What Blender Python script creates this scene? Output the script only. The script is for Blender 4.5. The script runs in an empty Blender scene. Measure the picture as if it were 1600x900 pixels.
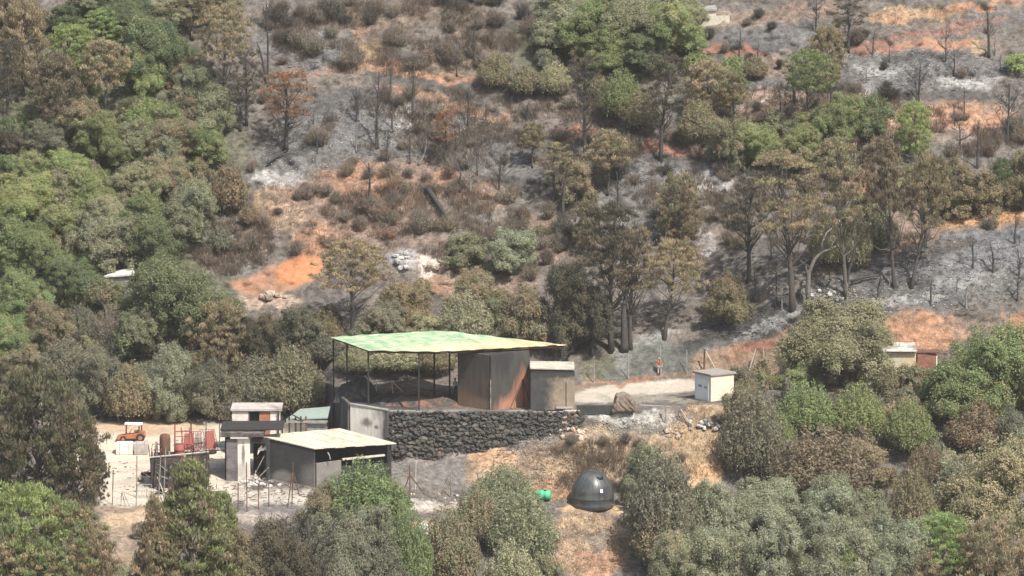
import bpy, bmesh, math, random
import numpy as np
from mathutils import Vector, Matrix
random.seed(7)
RNG = np.random.default_rng(11)
SC = bpy.context.scene
COL = SC.collection
R = math.radians

# ------------------------------------------------------------------ camera, sky, sun
F = 8000.0                                   # focal length in photograph pixels
CAMP = Vector((0.0, -500 * math.cos(R(9)), 500 * math.sin(R(9))))
PITCH = R(9) - math.atan(190 / F)            # camera looks down by this
cd = bpy.data.cameras.new('camera')
cam = bpy.data.objects.new('camera', cd)
COL.objects.link(cam)
cam.location = CAMP
cam.rotation_euler = (math.pi / 2 - PITCH, 0, 0)
cd.sensor_width = 36
cd.lens = 36 * F / 1600
cd.clip_start = 5
cd.clip_end = 4000
SC.camera = cam
W = bpy.data.worlds.new('World')
SC.world = W
W.use_nodes = True
SUN_AZ, SUN_EL = R(36), R(54)                # to the right of the view, behind the camera
sky = W.node_tree.nodes.new('ShaderNodeTexSky')
sky.sky_type = 'NISHITA'
sky.sun_disc = False
sky.sun_elevation = SUN_EL
sky.sun_rotation = math.pi - SUN_AZ
sky.air_density = 1.4
sky.dust_density = 4.0
bg = W.node_tree.nodes['Background']
bg.inputs['Strength'].default_value = 0.12
W.node_tree.links.new(sky.outputs[0], bg.inputs[0])
sl = bpy.data.lights.new('sun', 'SUN')
sl.energy = 5.0
sl.angle = R(0.6)
sl.color = (1.0, 0.955, 0.88)
so = bpy.data.objects.new('sun', sl)
COL.objects.link(so)
sdir = Vector((math.sin(SUN_AZ) * math.cos(SUN_EL), -math.cos(SUN_AZ) * math.cos(SUN_EL), math.sin(SUN_EL)))
so.rotation_euler = sdir.to_track_quat('Z', 'Y').to_euler()
so.location = sdir * 300
SC.view_settings.view_transform = 'Standard'
SC.view_settings.look = 'None'
SC.view_settings.exposure = 0.36
SC.cycles.max_bounces = 7
SC.cycles.diffuse_bounces = 5
SC.cycles.transmission_bounces = 5
SC.cycles.volume_bounces = 0
HAZE = 0.00010

# ------------------------------------------------------------------ pixel <-> world
sp, cp = math.sin(PITCH), math.cos(PITCH)
def unproj(px, py, Y):
    px = np.asarray(px, float); py = np.asarray(py, float); Y = np.asarray(Y, float)
    a = (px - 800) / F
    b = (450 - py) / F
    dy = cp + b * sp
    dz = -sp + b * cp
    t = (Y - CAMP.y) / dy
    return np.stack([a * t, Y + 0 * t, CAMP.z + dz * t], -1)
def U(px, py, Y):
    return Vector(unproj(px, py, Y).tolist())
def at_z(px, py, z):                         # the point of a pixel's ray at height z
    b = (450 - py) / F
    t = (z - CAMP.z) / (-sp + b * cp)
    return U(px, py, CAMP.y + (cp + b * sp) * t)
def ppm(Y):                                  # photograph pixels per metre at depth Y
    return F / (Y - CAMP.y)

# ------------------------------------------------------------------ noise
_NT = np.random.default_rng(5).random((256, 256))
def vnoise(x, y):
    x = np.asarray(x, float); y = np.asarray(y, float)
    xi = np.floor(x).astype(int); yi = np.floor(y).astype(int)
    fx = x - xi; fy = y - yi
    fx = fx * fx * (3 - 2 * fx); fy = fy * fy * (3 - 2 * fy)
    a = _NT[xi % 256, yi % 256]; b = _NT[(xi + 1) % 256, yi % 256]
    c = _NT[xi % 256, (yi + 1) % 256]; d = _NT[(xi + 1) % 256, (yi + 1) % 256]
    return (a * (1 - fx) + b * fx) * (1 - fy) + (c * (1 - fx) + d * fx) * fy
def fbm(x, y, o=4):
    s = 0; amp = 0.5; n = 0
    for i in range(o):
        s = s + amp * vnoise(x * 2 ** i + 17 * i, y * 2 ** i + 31 * i); n += amp; amp *= 0.5
    return s / n

# ------------------------------------------------------------------ terrain: features across the picture, each (row, depth)
TC = [
 (-500, [(1300,-75),(900,-45),(820,-30),(795,-24),(725,-6),(700,0),(657,12),(605,20),(450,36),(250,56),(100,70),(0,80),(-400,118)]),
 (150,  [(1300,-72),(900,-42),(805,-24),(793,-22),(725,-5.5),(700,0),(657,12),(607,20),(450,35),(250,55),(100,69),(0,79),(-400,117)]),
 (350,  [(1300,-72),(900,-40),(805,-23),(790,-20),(720,-5),(696,.5),(660,12),(610,19),(450,34),(250,54),(100,68),(0,78),(-400,116)]),
 (505,  [(1300,-68),(900,-36),(800,-20),(775,-15),(705,-3),(690,1.5),(662,13),(610,19),(450,34),(250,53),(100,67),(0,77),(-400,115)]),
 (518,  [(1300,-68),(900,-35),(798,-19),(770,-14),(668,10),(604,15.5),(600,16.5),(585,18.5),(450,34),(250,53),(100,67),(0,77),(-400,115)]),
 (545,  [(1300,-67),(900,-34),(797,-18),(769,-13),(694,.9),(633,1.7),(601,16),(580,18.5),(450,33.5),(250,53),(100,67),(0,77),(-400,115)]),
 (605,  [(1300,-64),(900,-32),(796,-15),(768,-11),(720,-.6),(642,.3),(601,16),(575,19),(450,33),(250,52),(100,66),(0,76),(-400,114)]),
 (700,  [(1300,-55),(900,-25),(795,-11),(782,-9),(716,-.6),(642,.3),(601,16),(570,20),(450,33),(250,52),(100,66),(0,75),(-400,112)]),
 (900,  [(1300,-50),(900,-19),(798,-10),(786,-8),(668,-.4),(644,.3),(600,17),(562,20),(450,31),(250,51),(100,65),(0,75),(-400,112)]),
 (1050, [(1300,-50),(900,-18),(795,-9),(780,-7),(662,0),(638,1),(597,18),(548,21),(460,28),(250,49),(100,64),(0,74),(-400,112)]),
 (1120, [(1300,-50),(900,-18),(790,-8.5),(770,-6),(655,1),(632,2),(590,19),(512,22),(430,30),(250,48),(100,63),(0,73),(-400,112)]),
 (1250, [(1300,-50),(900,-19),(790,-7),(760,-4),(640,5),(620,7),(590,17),(492,19.5),(410,27),(250,45),(100,60),(0,71),(-400,110)]),
 (1450, [(1300,-50),(900,-20),(790,-6),(760,-3),(640,7),(622,9),(600,15),(490,18),(375,28.5),(240,43),(100,59),(0,70),(-400,109)]),
 (1600, [(1300,-50),(900,-20),(790,-6),(760,-3),(640,8),(622,10),(600,15),(484,18),(345,31),(220,46),(100,60),(0,71),(-400,110)]),
 (2100, [(1300,-50),(900,-20),(790,-6),(760,-3),(640,8),(622,10),(600,15),(484,18),(325,33),(210,47),(100,60),(0,71),(-400,110)])]
TX = np.array([c[0] for c in TC], float)
TPY = np.array([[p[0] for p in c[1]] for c in TC], float)
TY = np.array([[p[1] for p in c[1]] for c in TC], float)
NF = TPY.shape[1]
ROUGH = np.array([1, 1, .5, .25, .5, .15, .12, .5, 1, 1, 1, 1, 1.0])
def ground_depth(px, py):
    px = np.asarray(px, float); py = np.asarray(py, float)
    sh = np.broadcast(px, py).shape
    px = np.broadcast_to(px, sh).ravel(); py = np.broadcast_to(py, sh).ravel()
    fp = np.stack([np.interp(px, TX, TPY[:, k]) for k in range(NF)], -1)
    fy = np.stack([np.interp(px, TX, TY[:, k]) for k in range(NF)], -1)
    Y = np.where(py >= fp[:, 0], fy[:, 0], fy[:, -1]); A = np.ones_like(py)
    for k in range(NF - 1):
        m = (py <= fp[:, k]) & (py > fp[:, k + 1])
        t = (fp[:, k] - py) / (fp[:, k] - fp[:, k + 1])
        Y = np.where(m, fy[:, k] + t * (fy[:, k + 1] - fy[:, k]), Y)
        A = np.where(m, ROUGH[k] + t * (ROUGH[k + 1] - ROUGH[k]), A)
    n = (fbm(px / 75, py / 45, 3) - .5) * 3.2 + (fbm(px / 13 + 9, py / 8, 3) - .5) * 1.5
    return (Y + n * A).reshape(sh)
def P(px, py, lift=0.0):
    v = Vector(unproj(px, py, float(ground_depth(px, py))).tolist())
    v.z += lift
    return v
def Pa(px, py):
    return unproj(px, py, ground_depth(px, py))

# ------------------------------------------------------------------ tagging
def tag(o, label=None, cat=None, group=None, kind=None):
    if label: o['label'] = label
    if cat: o['category'] = cat
    if group: o['group'] = group
    if kind: o['kind'] = kind
    return o
ROOT = {}
def thing(name, label, cat, loc=(0, 0, 0), group=None):
    o = bpy.data.objects.new(name, None)
    o.empty_display_size = 0.3
    COL.objects.link(o)
    o.location = loc
    ROOT[o] = Vector(loc)
    return tag(o, label, cat, group)
def link(name, me, parent=None, mat=None):
    o = bpy.data.objects.new(name, me)
    COL.objects.link(o)
    if parent is not None: o.parent = parent
    if mat is not None:
        if not me.materials: me.materials.append(mat)
    return o

def np_mesh(name, verts, faces, attrs=None, smooth=False):
    """verts (n,3); faces (m,k) all of one size; attrs name -> per-face floats"""
    me = bpy.data.meshes.new(name)
    verts = np.ascontiguousarray(verts, np.float32); faces = np.ascontiguousarray(faces, np.int32)
    n, (m, k) = len(verts), faces.shape
    me.vertices.add(n); me.vertices.foreach_set('co', verts.ravel())
    me.loops.add(m * k); me.loops.foreach_set('vertex_index', faces.ravel())
    me.polygons.add(m)
    me.polygons.foreach_set('loop_start', np.arange(0, m * k, k, dtype=np.int32))
    me.polygons.foreach_set('loop_total', np.full(m, k, np.int32))
    if smooth: me.polygons.foreach_set('use_smooth', np.ones(m, bool))
    me.update(calc_edges=True)
    for nm, a in (attrs or {}).items():
        at = me.attributes.new(nm, 'FLOAT', 'FACE')
        at.data.foreach_set('value', np.ascontiguousarray(a, np.float32))
    return me

# ------------------------------------------------------------------ materials
class NT:
    def __init__(s, name):
        s.m = bpy.data.materials.new(name); s.m.use_nodes = True
        s.t = s.m.node_tree; s.b = s.t.nodes['Principled BSDF']; s.out = s.t.nodes['Material Output']
    def n(s, typ, **kw):
        nd = s.t.nodes.new('ShaderNode' + typ)
        for k, v in kw.items(): setattr(nd, k, v)
        return nd
    def l(s, a, b): s.t.links.new(a, b)
    def math(s, op, a, b=None, c=None, clamp=False):
        nd = s.n('Math', operation=op); nd.use_clamp = clamp
        for i, v in enumerate((a, b, c)):
            if v is None: continue
            if isinstance(v, (int, float)): nd.inputs[i].default_value = v
            else: s.l(v, nd.inputs[i])
        return nd.outputs[0]
    def mix(s, f, a, b, mode='MIX'):
        nd = s.n('Mix', data_type='RGBA', blend_type=mode)
        for i, v in ((0, f), (6, a), (7, b)):
            if isinstance(v, (int, float)): nd.inputs[i].default_value = v
            elif isinstance(v, tuple): nd.inputs[i].default_value = (*v, 1)
            else: s.l(v, nd.inputs[i])
        return nd.outputs[2]
    def noise(s, vec, scale, detail=4, rough=.6):
        nd = s.n('TexNoise'); nd.inputs['Scale'].default_value = scale
        nd.inputs['Detail'].default_value = detail; nd.inputs['Roughness'].default_value = rough
        if vec is not None: s.l(vec, nd.inputs['Vector'])
        return nd.outputs['Fac']
    def ramp(s, f, lo, hi, a=0.0, b=1.0):
        nd = s.n('MapRange'); nd.clamp = True
        s.l(f, nd.inputs[0])
        for i, v in enumerate((lo, hi, a, b)): nd.inputs[i + 1].default_value = v
        return nd.outputs[0]
    def pos(s): return s.n('NewGeometry').outputs['Position']
    def bump(s, h, strength=.5, dist=.05):
        nd = s.n('Bump'); nd.inputs['Strength'].default_value = strength; nd.inputs['Distance'].default_value = dist
        s.l(h, nd.inputs['Height']); s.l(nd.outputs[0], s.b.inputs['Normal'])

def surface(name, col, rough=.8, var=.25, scale=2.0, stain=None, stain_amt=.5, stain_scale=.6, metal=0.0, bump=.3, spec=.3, streak=False):
    s = NT(name); p = s.pos()
    if streak:
        mp = s.n('Mapping'); mp.inputs['Scale'].default_value = (1, 1, .18); s.l(p, mp.inputs[0]); ps = mp.outputs[0]
    else: ps = p
    n1 = s.noise(p, scale, 5); n2 = s.noise(p, scale * 7, 3)
    v = s.math('ADD', s.ramp(n1, .3, .7, 1 - var, 1 + var), s.ramp(n2, .3, .7, -var * .4, var * .4))
    mulc = s.n('CombineColor')
    for i in range(3): s.l(v, mulc.inputs[i])
    c = s.mix(1.0, col, mulc.outputs[0], 'MULTIPLY')
    if stain is not None:
        f = s.ramp(s.noise(ps, stain_scale, 5, .65), .62 - .3 * stain_amt, .78 - .3 * stain_amt, 0, 1)
        c = s.mix(f, c, stain)
    s.l(c, s.b.inputs['Base Color'])
    s.b.inputs['Roughness'].default_value = rough; s.b.inputs['Metallic'].default_value = metal
    s.b.inputs['Specular IOR Level'].default_value = spec
    if bump: s.bump(n2, bump, .03)
    return s.m

def plant_material(name, rough, trans, amp):
    """colour A = object colour, colour B and the share of B from the object's own properties; each leaf cluster varies"""
    s = NT(name)
    oi = s.n('ObjectInfo')
    tb = s.n('Attribute', attribute_type='OBJECT', attribute_name='tint_b')
    sc = s.n('Attribute', attribute_type='OBJECT', attribute_name='scorch')
    cv = s.n('Attribute', attribute_type='GEOMETRY', attribute_name='cv')
    lv = s.n('Attribute', attribute_type='GEOMETRY', attribute_name='lv')
    f = s.ramp(s.math('ADD', s.math('SUBTRACT', sc.outputs['Fac'], cv.outputs['Fac']), .5), .35, .65)
    c = s.mix(f, oi.outputs['Color'], tb.outputs['Color'])
    k = s.n('CombineColor'); v = s.ramp(lv.outputs['Fac'], 0, 1, 1 - amp, 1 + amp)
    for i in range(3): s.l(v, k.inputs[i])
    c = s.mix(1.0, c, k.outputs[0], 'MULTIPLY')
    s.l(c, s.b.inputs['Base Color'])
    s.b.inputs['Roughness'].default_value = rough; s.b.inputs['Specular IOR Level'].default_value = .25
    if trans:
        tr = s.n('BsdfTranslucent'); s.l(c, tr.inputs[0])
        mx = s.n('MixShader'); mx.inputs[0].default_value = trans
        s.l(s.b.outputs[0], mx.inputs[1]); s.l(tr.outputs[0], mx.inputs[2]); s.l(mx.outputs[0], s.out.inputs[0])
    return s.m
LEAF = plant_material('leaves', .75, .46, .42)
s_ = NT('bark'); _p = s_.pos(); _oi = s_.n('ObjectInfo')
_k = s_.n('CombineColor'); _v = s_.ramp(s_.noise(_p, 6, 4), .3, .7, .6, 1.5)
for _i in range(3): s_.l(_v, _k.inputs[_i])
s_.l(s_.mix(1.0, _oi.outputs['Color'], _k.outputs[0], 'MULTIPLY'), s_.b.inputs['Base Color'])
s_.b.inputs['Roughness'].default_value = .9
BARK = s_.m

# ground: painted earth colours broken up by litter, ash crumbs and stones
g = NT('burnt_hillside'); gp = g.pos()
ga = g.n('Attribute', attribute_type='GEOMETRY', attribute_name='earth').outputs['Color']
n_big = g.noise(gp, .35, 6, .65); n_mid = g.noise(gp, 1.6, 5, .65); n_fin = g.noise(gp, 7, 4, .7)
v = g.math('MULTIPLY', g.ramp(n_big, .3, .7, .72, 1.25), g.ramp(n_mid, .3, .7, .5, 1.5))
v = g.math('MULTIPLY', v, g.ramp(n_fin, .3, .7, .62, 1.36))
kk = g.n('CombineColor')
for _i in range(3): g.l(v, kk.inputs[_i])
gm = g.n('Attribute', attribute_type='GEOMETRY', attribute_name='calm').outputs['Fac']
c = g.mix(1.0, ga, kk.outputs[0], 'MULTIPLY')
inv = g.math('SUBTRACT', 1.0, gm)
c = g.mix(g.math('MULTIPLY', inv, g.ramp(g.noise(gp, 2.6, 6, .75), .52, .66, 0, .8)), c, (.06, .055, .05))
c = g.mix(g.math('MULTIPLY', inv, g.ramp(g.noise(gp, 3.7, 5, .75), .63, .74, 0, .38)), c, (.33, .30, .265))
c = g.mix(gm, c, g.mix(.25, ga, g.mix(1.0, ga, kk.outputs[0], 'MULTIPLY')))
g.l(c, g.b.inputs['Base Color']); g.b.inputs['Roughness'].default_value = .95
g.b.inputs['Specular IOR Level'].default_value = .15
g.bump(g.math('ADD', n_mid, g.math('MULTIPLY', n_fin, .5)), .8, .25)
GROUND = g.m

# ------------------------------------------------------------------ ground sheet
ASH=(.138,.134,.132); LASH=(.31,.30,.29); CHAR_SHADE=(.06,.058,.056); ORG=(.325,.188,.122); RED=(.25,.13,.095)  # the char black also serves for painted shadows under trees and bushes
STRAW=(.34,.25,.16); DIRT=(.24,.185,.14); DUST=(.54,.47,.375); BRN=(.17,.13,.10); GRN=(.10,.105,.06); PINK=(.235,.168,.13)
GREY=(.145,.14,.128)
BLOBS = [ # cx, cy, rx, ry, tilt deg, colour, strength, calm
 (150,300,260,230,0,GRN,.8,0),(250,560,260,90,0,(.13,.12,.085),.8,0),(250,470,140,70,0,GRN,.6,0),
 (950,60,170,80,0,GRN,.7,0),(1230,230,120,45,0,GRN,.7,0),
 (480,70,70,40,0,ASH,.8,0),(495,62,25,16,-20,LASH,.9,0),(430,55,40,30,0,ASH,.5,0),(510,90,40,30,0,ASH,.7,0),
 (620,200,160,55,8,ASH,.9,0),(636,184,34,18,20,LASH,1,0),(560,180,60,30,0,ASH,.8,0),(540,225,60,24,0,ASH,.8,0),(600,220,30,14,0,LASH,.6,0),
 (430,262,50,36,-25,ASH,.9,0),(436,280,40,13,-5,LASH,.8,0),(560,235,180,30,3,ASH,.7,0),(480,200,50,50,0,ASH,.6,0),
 (420,245,30,10,-40,CHAR_SHADE,.8,0),(455,240,35,10,0,CHAR_SHADE,.8,0),  # cast shadow of the orange pine, painted on both sides of its trunk
 (575,75,22,34,-25,STRAW,1,.3),(560,50,22,16,0,ORG,.8,0),(690,118,70,10,10,ORG,1,.3),(600,105,60,10,8,ORG,.8,0),(520,110,90,8,-6,PINK,.8,0),
 (640,30,120,30,0,BRN,.7,0),(720,80,80,45,0,BRN,.7,0),(680,55,30,22,0,ASH,.5,0),(700,75,30,20,0,ASH,.5,0),
 (690,160,110,9,14,(.26,.16,.11),.9,0),(700,140,120,12,10,CHAR_SHADE,.6,0),(600,60,50,14,0,CHAR_SHADE,.6,0),(640,90,70,10,5,CHAR_SHADE,.6,0),(760,40,50,16,0,CHAR_SHADE,.5,0),(690,230,60,12,0,CHAR_SHADE,.6,0),(760,215,60,14,8,CHAR_SHADE,.6,0),(760,180,40,6,12,ORG,.6,0),
 (985,221,120,10,9,RED,1,.3),(1060,237,50,10,14,RED,1,.2),(900,203,40,6,5,RED,.9,0),
 (1040,262,70,18,8,ASH,.9,0),(1000,275,60,25,0,ASH,.7,0),(1100,282,40,18,15,LASH,.9,0),(1050,250,40,7,10,CHAR_SHADE,.6,0),  # last strip is the black trunked pine's shadow painted on the ground
 (1010,245,40,10,8,CHAR_SHADE,.7,0),(800,250,90,30,0,ASH,.7,0),(900,270,90,30,0,ASH,.6,0),(790,285,90,12,5,CHAR_SHADE,.7,0),(870,360,20,14,0,CHAR_SHADE,.9,0),
 (1000,340,110,60,0,GREY,.8,0),(1020,300,50,20,0,ASH,.8,0),(1090,390,40,40,30,PINK,.6,0),(1105,380,16,28,-30,LASH,.7,0),
 (620,300,150,55,0,PINK,.85,0),(570,285,60,32,0,ORG,.8,0),(690,280,25,14,0,ORG,.8,0),(740,300,50,22,10,PINK,.8,0),
 (640,350,120,45,0,PINK,.6,0),(720,340,60,30,0,GREY,.6,0),
 (430,325,55,40,-20,(.33,.24,.17),.9,0),(470,300,60,20,-10,PINK,.8,0),(500,370,40,30,0,ORG,.8,0),(540,340,70,40,0,PINK,.7,0),
 (445,432,72,24,-18,ORG,1,.7),(400,448,40,14,5,ORG,1,.7),(470,420,40,22,-20,(.45,.20,.10),1,.8),(495,375,18,30,20,ORG,.7,0),
 (370,385,60,42,-20,(.27,.23,.20),.9,0),(385,410,36,20,0,GREY,.9,0),(345,360,40,30,0,GREY,.6,0),(360,395,22,10,-30,CHAR_SHADE,.6,0),(400,372,24,8,-25,(.33,.24,.17),.8,0),(375,350,20,8,-20,CHAR_SHADE,.5,0),(340,400,24,8,0,PINK,.7,0),(410,395,18,8,-30,PINK,.8,0),
 (430,468,50,12,0,(.36,.27,.21),.9,0),(630,405,20,18,0,LASH,.9,0),(685,418,40,17,15,(.50,.42,.36),1,0),(690,445,36,16,0,ORG,.8,0),(740,440,60,20,10,PINK,.8,0),
 (850,375,40,45,-30,PINK,.9,0),(800,440,40,30,0,PINK,.6,0),(780,410,70,10,0,CHAR_SHADE,.5,0),  # the black band paints the shade at the feet of the olive bushes
 (1185,58,95,30,-4,ASH,.95,0),(1145,79,60,8,2,RED,1,.3),(1160,30,60,16,0,DIRT,.8,0),(1260,20,60,14,-5,PINK,.7,0),
 (1430,22,80,14,-4,STRAW,1,.2),(1410,28,50,9,-4,ORG,.5,.1),(1520,10,90,7,-6,ORG,.9,.2),(1560,30,80,14,-8,ASH,.7,0),(1480,44,110,9,-8,RED,.6,0),
 (1450,72,100,11,-6,ORG,1,.4),(1370,72,60,12,0,RED,.7,.2),(1527,72,9,22,0,STRAW,1,.4),
 (1430,112,150,36,0,ASH,.95,0),(1375,105,40,13,0,LASH,.8,0),(1510,127,50,12,0,LASH,.9,0),(1300,120,40,26,0,ASH,.8,0),(1365,140,12,24,0,LASH,.7,0),
 (1215,132,50,18,0,ASH,.9,0),(1205,150,60,8,5,(.45,.34,.28),.9,0),(1210,175,50,16,0,PINK,.8,0),(1235,205,40,16,0,CHAR_SHADE,.7,0),
 (1480,190,110,32,0,(.36,.22,.15),.9,0),(1520,185,60,14,3,ORG,.8,0),(1302,168,28,9,5,RED,1,.3),(1480,215,70,14,0,GREY,.7,0),(1200,100,30,20,0,PINK,.7,0),
 (1352,285,28,22,0,ORG,.8,0),(1450,340,140,30,-14,PINK,.6,0),(1545,346,85,13,-9,(.45,.27,.14),1,.3),(1420,384,70,10,-18,ORG,.9,.2),(1350,410,50,9,-15,PINK,.8,0),
 (1490,420,190,62,-14,(.125,.124,.126),1,0),(1350,470,120,30,-16,(.10,.098,.097),1,0),(1560,400,90,50,-10,(.145,.145,.149),1,0),(1160,518,110,24,-22,(.13,.128,.125),1,0),(1200,505,70,9,-20,LASH,.5,0),(1290,455,60,20,-15,GREY,.7,0),
 (1500,440,60,14,-8,LASH,.35,0),(1420,468,60,9,-6,LASH,.6,0),(1560,450,50,30,0,GREY,.6,0),(1350,440,40,9,-12,CHAR_SHADE,.8,0),(1190,490,80,9,-22,CHAR_SHADE,.8,0),(1120,522,120,9,-24,CHAR_SHADE,.9,0),(1215,478,90,10,-22,CHAR_SHADE,.7,0),(1000,548,60,6,-28,CHAR_SHADE,.6,0),(560,150,50,12,0,CHAR_SHADE,.6,0),(690,195,60,12,10,CHAR_SHADE,.55,0),(490,175,40,12,0,CHAR_SHADE,.5,0),(840,240,60,14,8,CHAR_SHADE,.6,0),(930,262,60,10,6,CHAR_SHADE,.6,0),(420,210,30,14,0,CHAR_SHADE,.5,0),(1180,70,70,8,0,CHAR_SHADE,.5,0),(1430,92,90,7,-5,CHAR_SHADE,.7,0),(1500,150,80,9,0,CHAR_SHADE,.6,0),(1340,130,40,12,0,CHAR_SHADE,.5,0),(1450,398,90,7,-16,CHAR_SHADE,.7,0),(1340,425,60,6,-12,CHAR_SHADE,.7,0),
 (1000,543,70,16,-28,(.23,.23,.218),.9,0),(985,570,70,26,-20,(.125,.125,.112),1,.2),(1050,560,60,26,0,(.105,.11,.098),1,.2),(970,565,12,22,-20,(.2,.2,.19),.6,0),(1075,545,30,10,-20,CHAR_SHADE,.7,0),(930,575,30,20,0,GRN,.6,0),
 (1170,568,90,30,0,(.25,.18,.13),1,.3),(1195,537,50,11,-12,RED,1,.2),(1150,556,22,22,0,ORG,.5,.2),(1260,530,50,25,0,(.27,.17,.12),.9,.2),
 (1440,520,70,34,0,(.38,.22,.14),.95,.2),(1440,508,26,20,0,ORG,.9,.3),(1595,498,20,17,0,ORG,.9,.3),(1520,510,50,14,0,(.2,.15,.12),.8,0),(1420,560,60,14,0,PINK,.9,0),
 (1010,607,120,11,-4,(.47,.42,.35),1,.9),(930,622,50,9,-2,(.47,.42,.35),1,.9),(960,596,60,4,-4,ORG,.9,.3),(1030,589,60,4,-6,(.26,.14,.09),.9,0),(1010,624,80,6,0,(.3,.27,.22),.8,.4),(910,604,30,7,0,PINK,.9,.3),
 (620,622,105,19,0,CHAR_SHADE,1,.3),(790,630,100,14,0,(.16,.13,.11),1,.3),(640,612,60,5,3,(.26,.13,.09),.8,0),
 (830,720,110,60,0,(.32,.23,.15),.9,0),(775,712,45,22,0,(.42,.27,.17),.9,0),(695,712,26,15,-10,ORG,.8,0),(705,730,30,30,40,(.17,.16,.15),.9,0),(650,735,40,26,0,(.18,.165,.15),.9,0),(800,690,110,11,-6,(.15,.14,.13),.9,0),
 (880,740,60,40,0,STRAW,.8,0),(850,702,46,14,-6,(.17,.13,.105),.8,0),(930,715,50,12,8,(.19,.15,.12),.7,0),(880,762,26,14,0,ORG,.6,0),(835,735,24,12,20,(.19,.15,.12),.7,0),(960,745,34,10,0,(.22,.16,.12),.6,0),(1000,700,30,14,0,(.18,.15,.125),.7,0),(965,690,90,26,0,(.33,.25,.17),.9,0),(990,720,60,40,0,STRAW,.7,0),(1000,655,80,10,0,(.4,.39,.36),.9,0),(1000,672,60,10,0,GREY,.8,0),
 (1090,690,44,60,0,STRAW,1,.2),(1065,650,50,14,0,(.2,.17,.14),.7,0),(1115,640,40,12,0,STRAW,.8,0),(1100,760,24,40,10,(.45,.29,.17),1,.2),(1080,800,34,20,0,(.45,.3,.2),.9,0),
 (925,795,60,7,0,(.5,.35,.2),1,.3),(700,790,70,8,0,(.4,.34,.28),.9,.2),(640,785,60,8,0,(.38,.35,.31),.9,.2),
 (915,850,70,55,0,(.33,.23,.15),.9,0),(940,880,36,26,0,ORG,.7,0),(895,815,30,10,0,(.40,.30,.19),.8,0),(905,840,40,8,10,(.17,.14,.12),.6,0),(930,800,50,6,0,(.17,.14,.12),.5,0),(930,840,30,16,0,GREY,.6,0),(665,820,30,14,0,(.42,.30,.2),.8,0),(665,835,14,16,0,LASH,1,0),(820,860,50,16,0,GREY,.7,0),
 (260,715,170,60,0,DUST,1,.95),(250,770,130,32,0,(.50,.44,.36),1,.9),(230,669,100,12,0,(.46,.34,.24),1,.8),(380,700,100,40,0,DUST,.9,.9),(240,756,80,10,0,(.50,.44,.36),.6,.8),
 (440,775,110,14,0,(.45,.40,.34),.9,.5),(470,800,130,14,0,(.17,.16,.155),.95,.2),(400,806,80,8,0,(.34,.29,.25),.8,.2),
 (235,722,100,2.6,-3,(.44,.38,.31),.8,.8),(225,733,90,2.4,-6,(.43,.37,.30),.7,.8),(190,704,50,3,4,(.45,.38,.30),.7,.8),(250,690,60,4,-8,(.44,.36,.28),.6,.7),(330,735,26,10,0,(.33,.29,.25),.7,.5),(205,752,40,4,-10,(.42,.36,.3),.7,.7),(360,752,20,6,0,(.25,.22,.2),.8,.3),(205,815,50,26,0,(.42,.31,.21),.9,.3),(190,795,50,7,0,(.24,.18,.14),.9,.2),(195,850,60,26,0,(.26,.20,.15),.9,0),(210,880,50,16,0,STRAW,.7,0),
]
def build_ground():
    xs = np.concatenate([np.arange(-500, -40, 46), np.arange(-40, 1641, 4), np.arange(1690, 2101, 46)]).astype(float)
    ys = np.concatenate([np.arange(1300, 931, -37), np.arange(930, -31, -3), np.arange(-65, -401, -37)]).astype(float)
    X, Yp = np.meshgrid(xs, ys)
    pts = Pa(X, Yp).reshape(-1, 3)
    h, w = X.shape
    idx = np.arange(h * w).reshape(h, w)
    faces = np.stack([idx[:-1, :-1], idx[:-1, 1:], idx[1:, 1:], idx[1:, :-1]], -1).reshape(-1, 4)
    # far skirts: the ground goes on in every direction
    me = np_mesh('ground', pts, faces, smooth=True)
    px, py = X.ravel(), Yp.ravel()
    wx = px + (fbm(px / 22, py / 16, 4) - .5) * 46; wy = py + (fbm(px / 22 + 50, py / 16 + 50, 4) - .5) * 26
    n0 = fbm(px / 60 + 3, py / 35, 4)[:, None]
    col = np.array((.16, .132, .108)) * (1 - n0) + np.array((.12, .115, .11)) * n0
    calm = np.zeros(len(px))
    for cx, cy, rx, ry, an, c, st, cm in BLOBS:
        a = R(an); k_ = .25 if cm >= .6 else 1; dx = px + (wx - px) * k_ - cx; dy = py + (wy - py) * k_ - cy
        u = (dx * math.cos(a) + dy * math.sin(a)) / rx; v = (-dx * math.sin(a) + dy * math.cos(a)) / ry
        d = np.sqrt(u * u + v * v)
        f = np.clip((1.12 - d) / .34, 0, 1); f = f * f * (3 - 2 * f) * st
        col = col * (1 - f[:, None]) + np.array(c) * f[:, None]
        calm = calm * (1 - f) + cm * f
    at = me.attributes.new('earth', 'FLOAT_COLOR', 'POINT')
    at.data.foreach_set('color', np.concatenate([col, np.ones((len(col), 1))], 1).astype(np.float32).ravel())
    at = me.attributes.new('calm', 'FLOAT', 'POINT'); at.data.foreach_set('value', calm.astype(np.float32))
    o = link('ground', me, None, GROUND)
    return tag(o, 'burnt hillside with ash, red earth and dusty terraces', None, None, 'structure')
build_ground()
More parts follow.
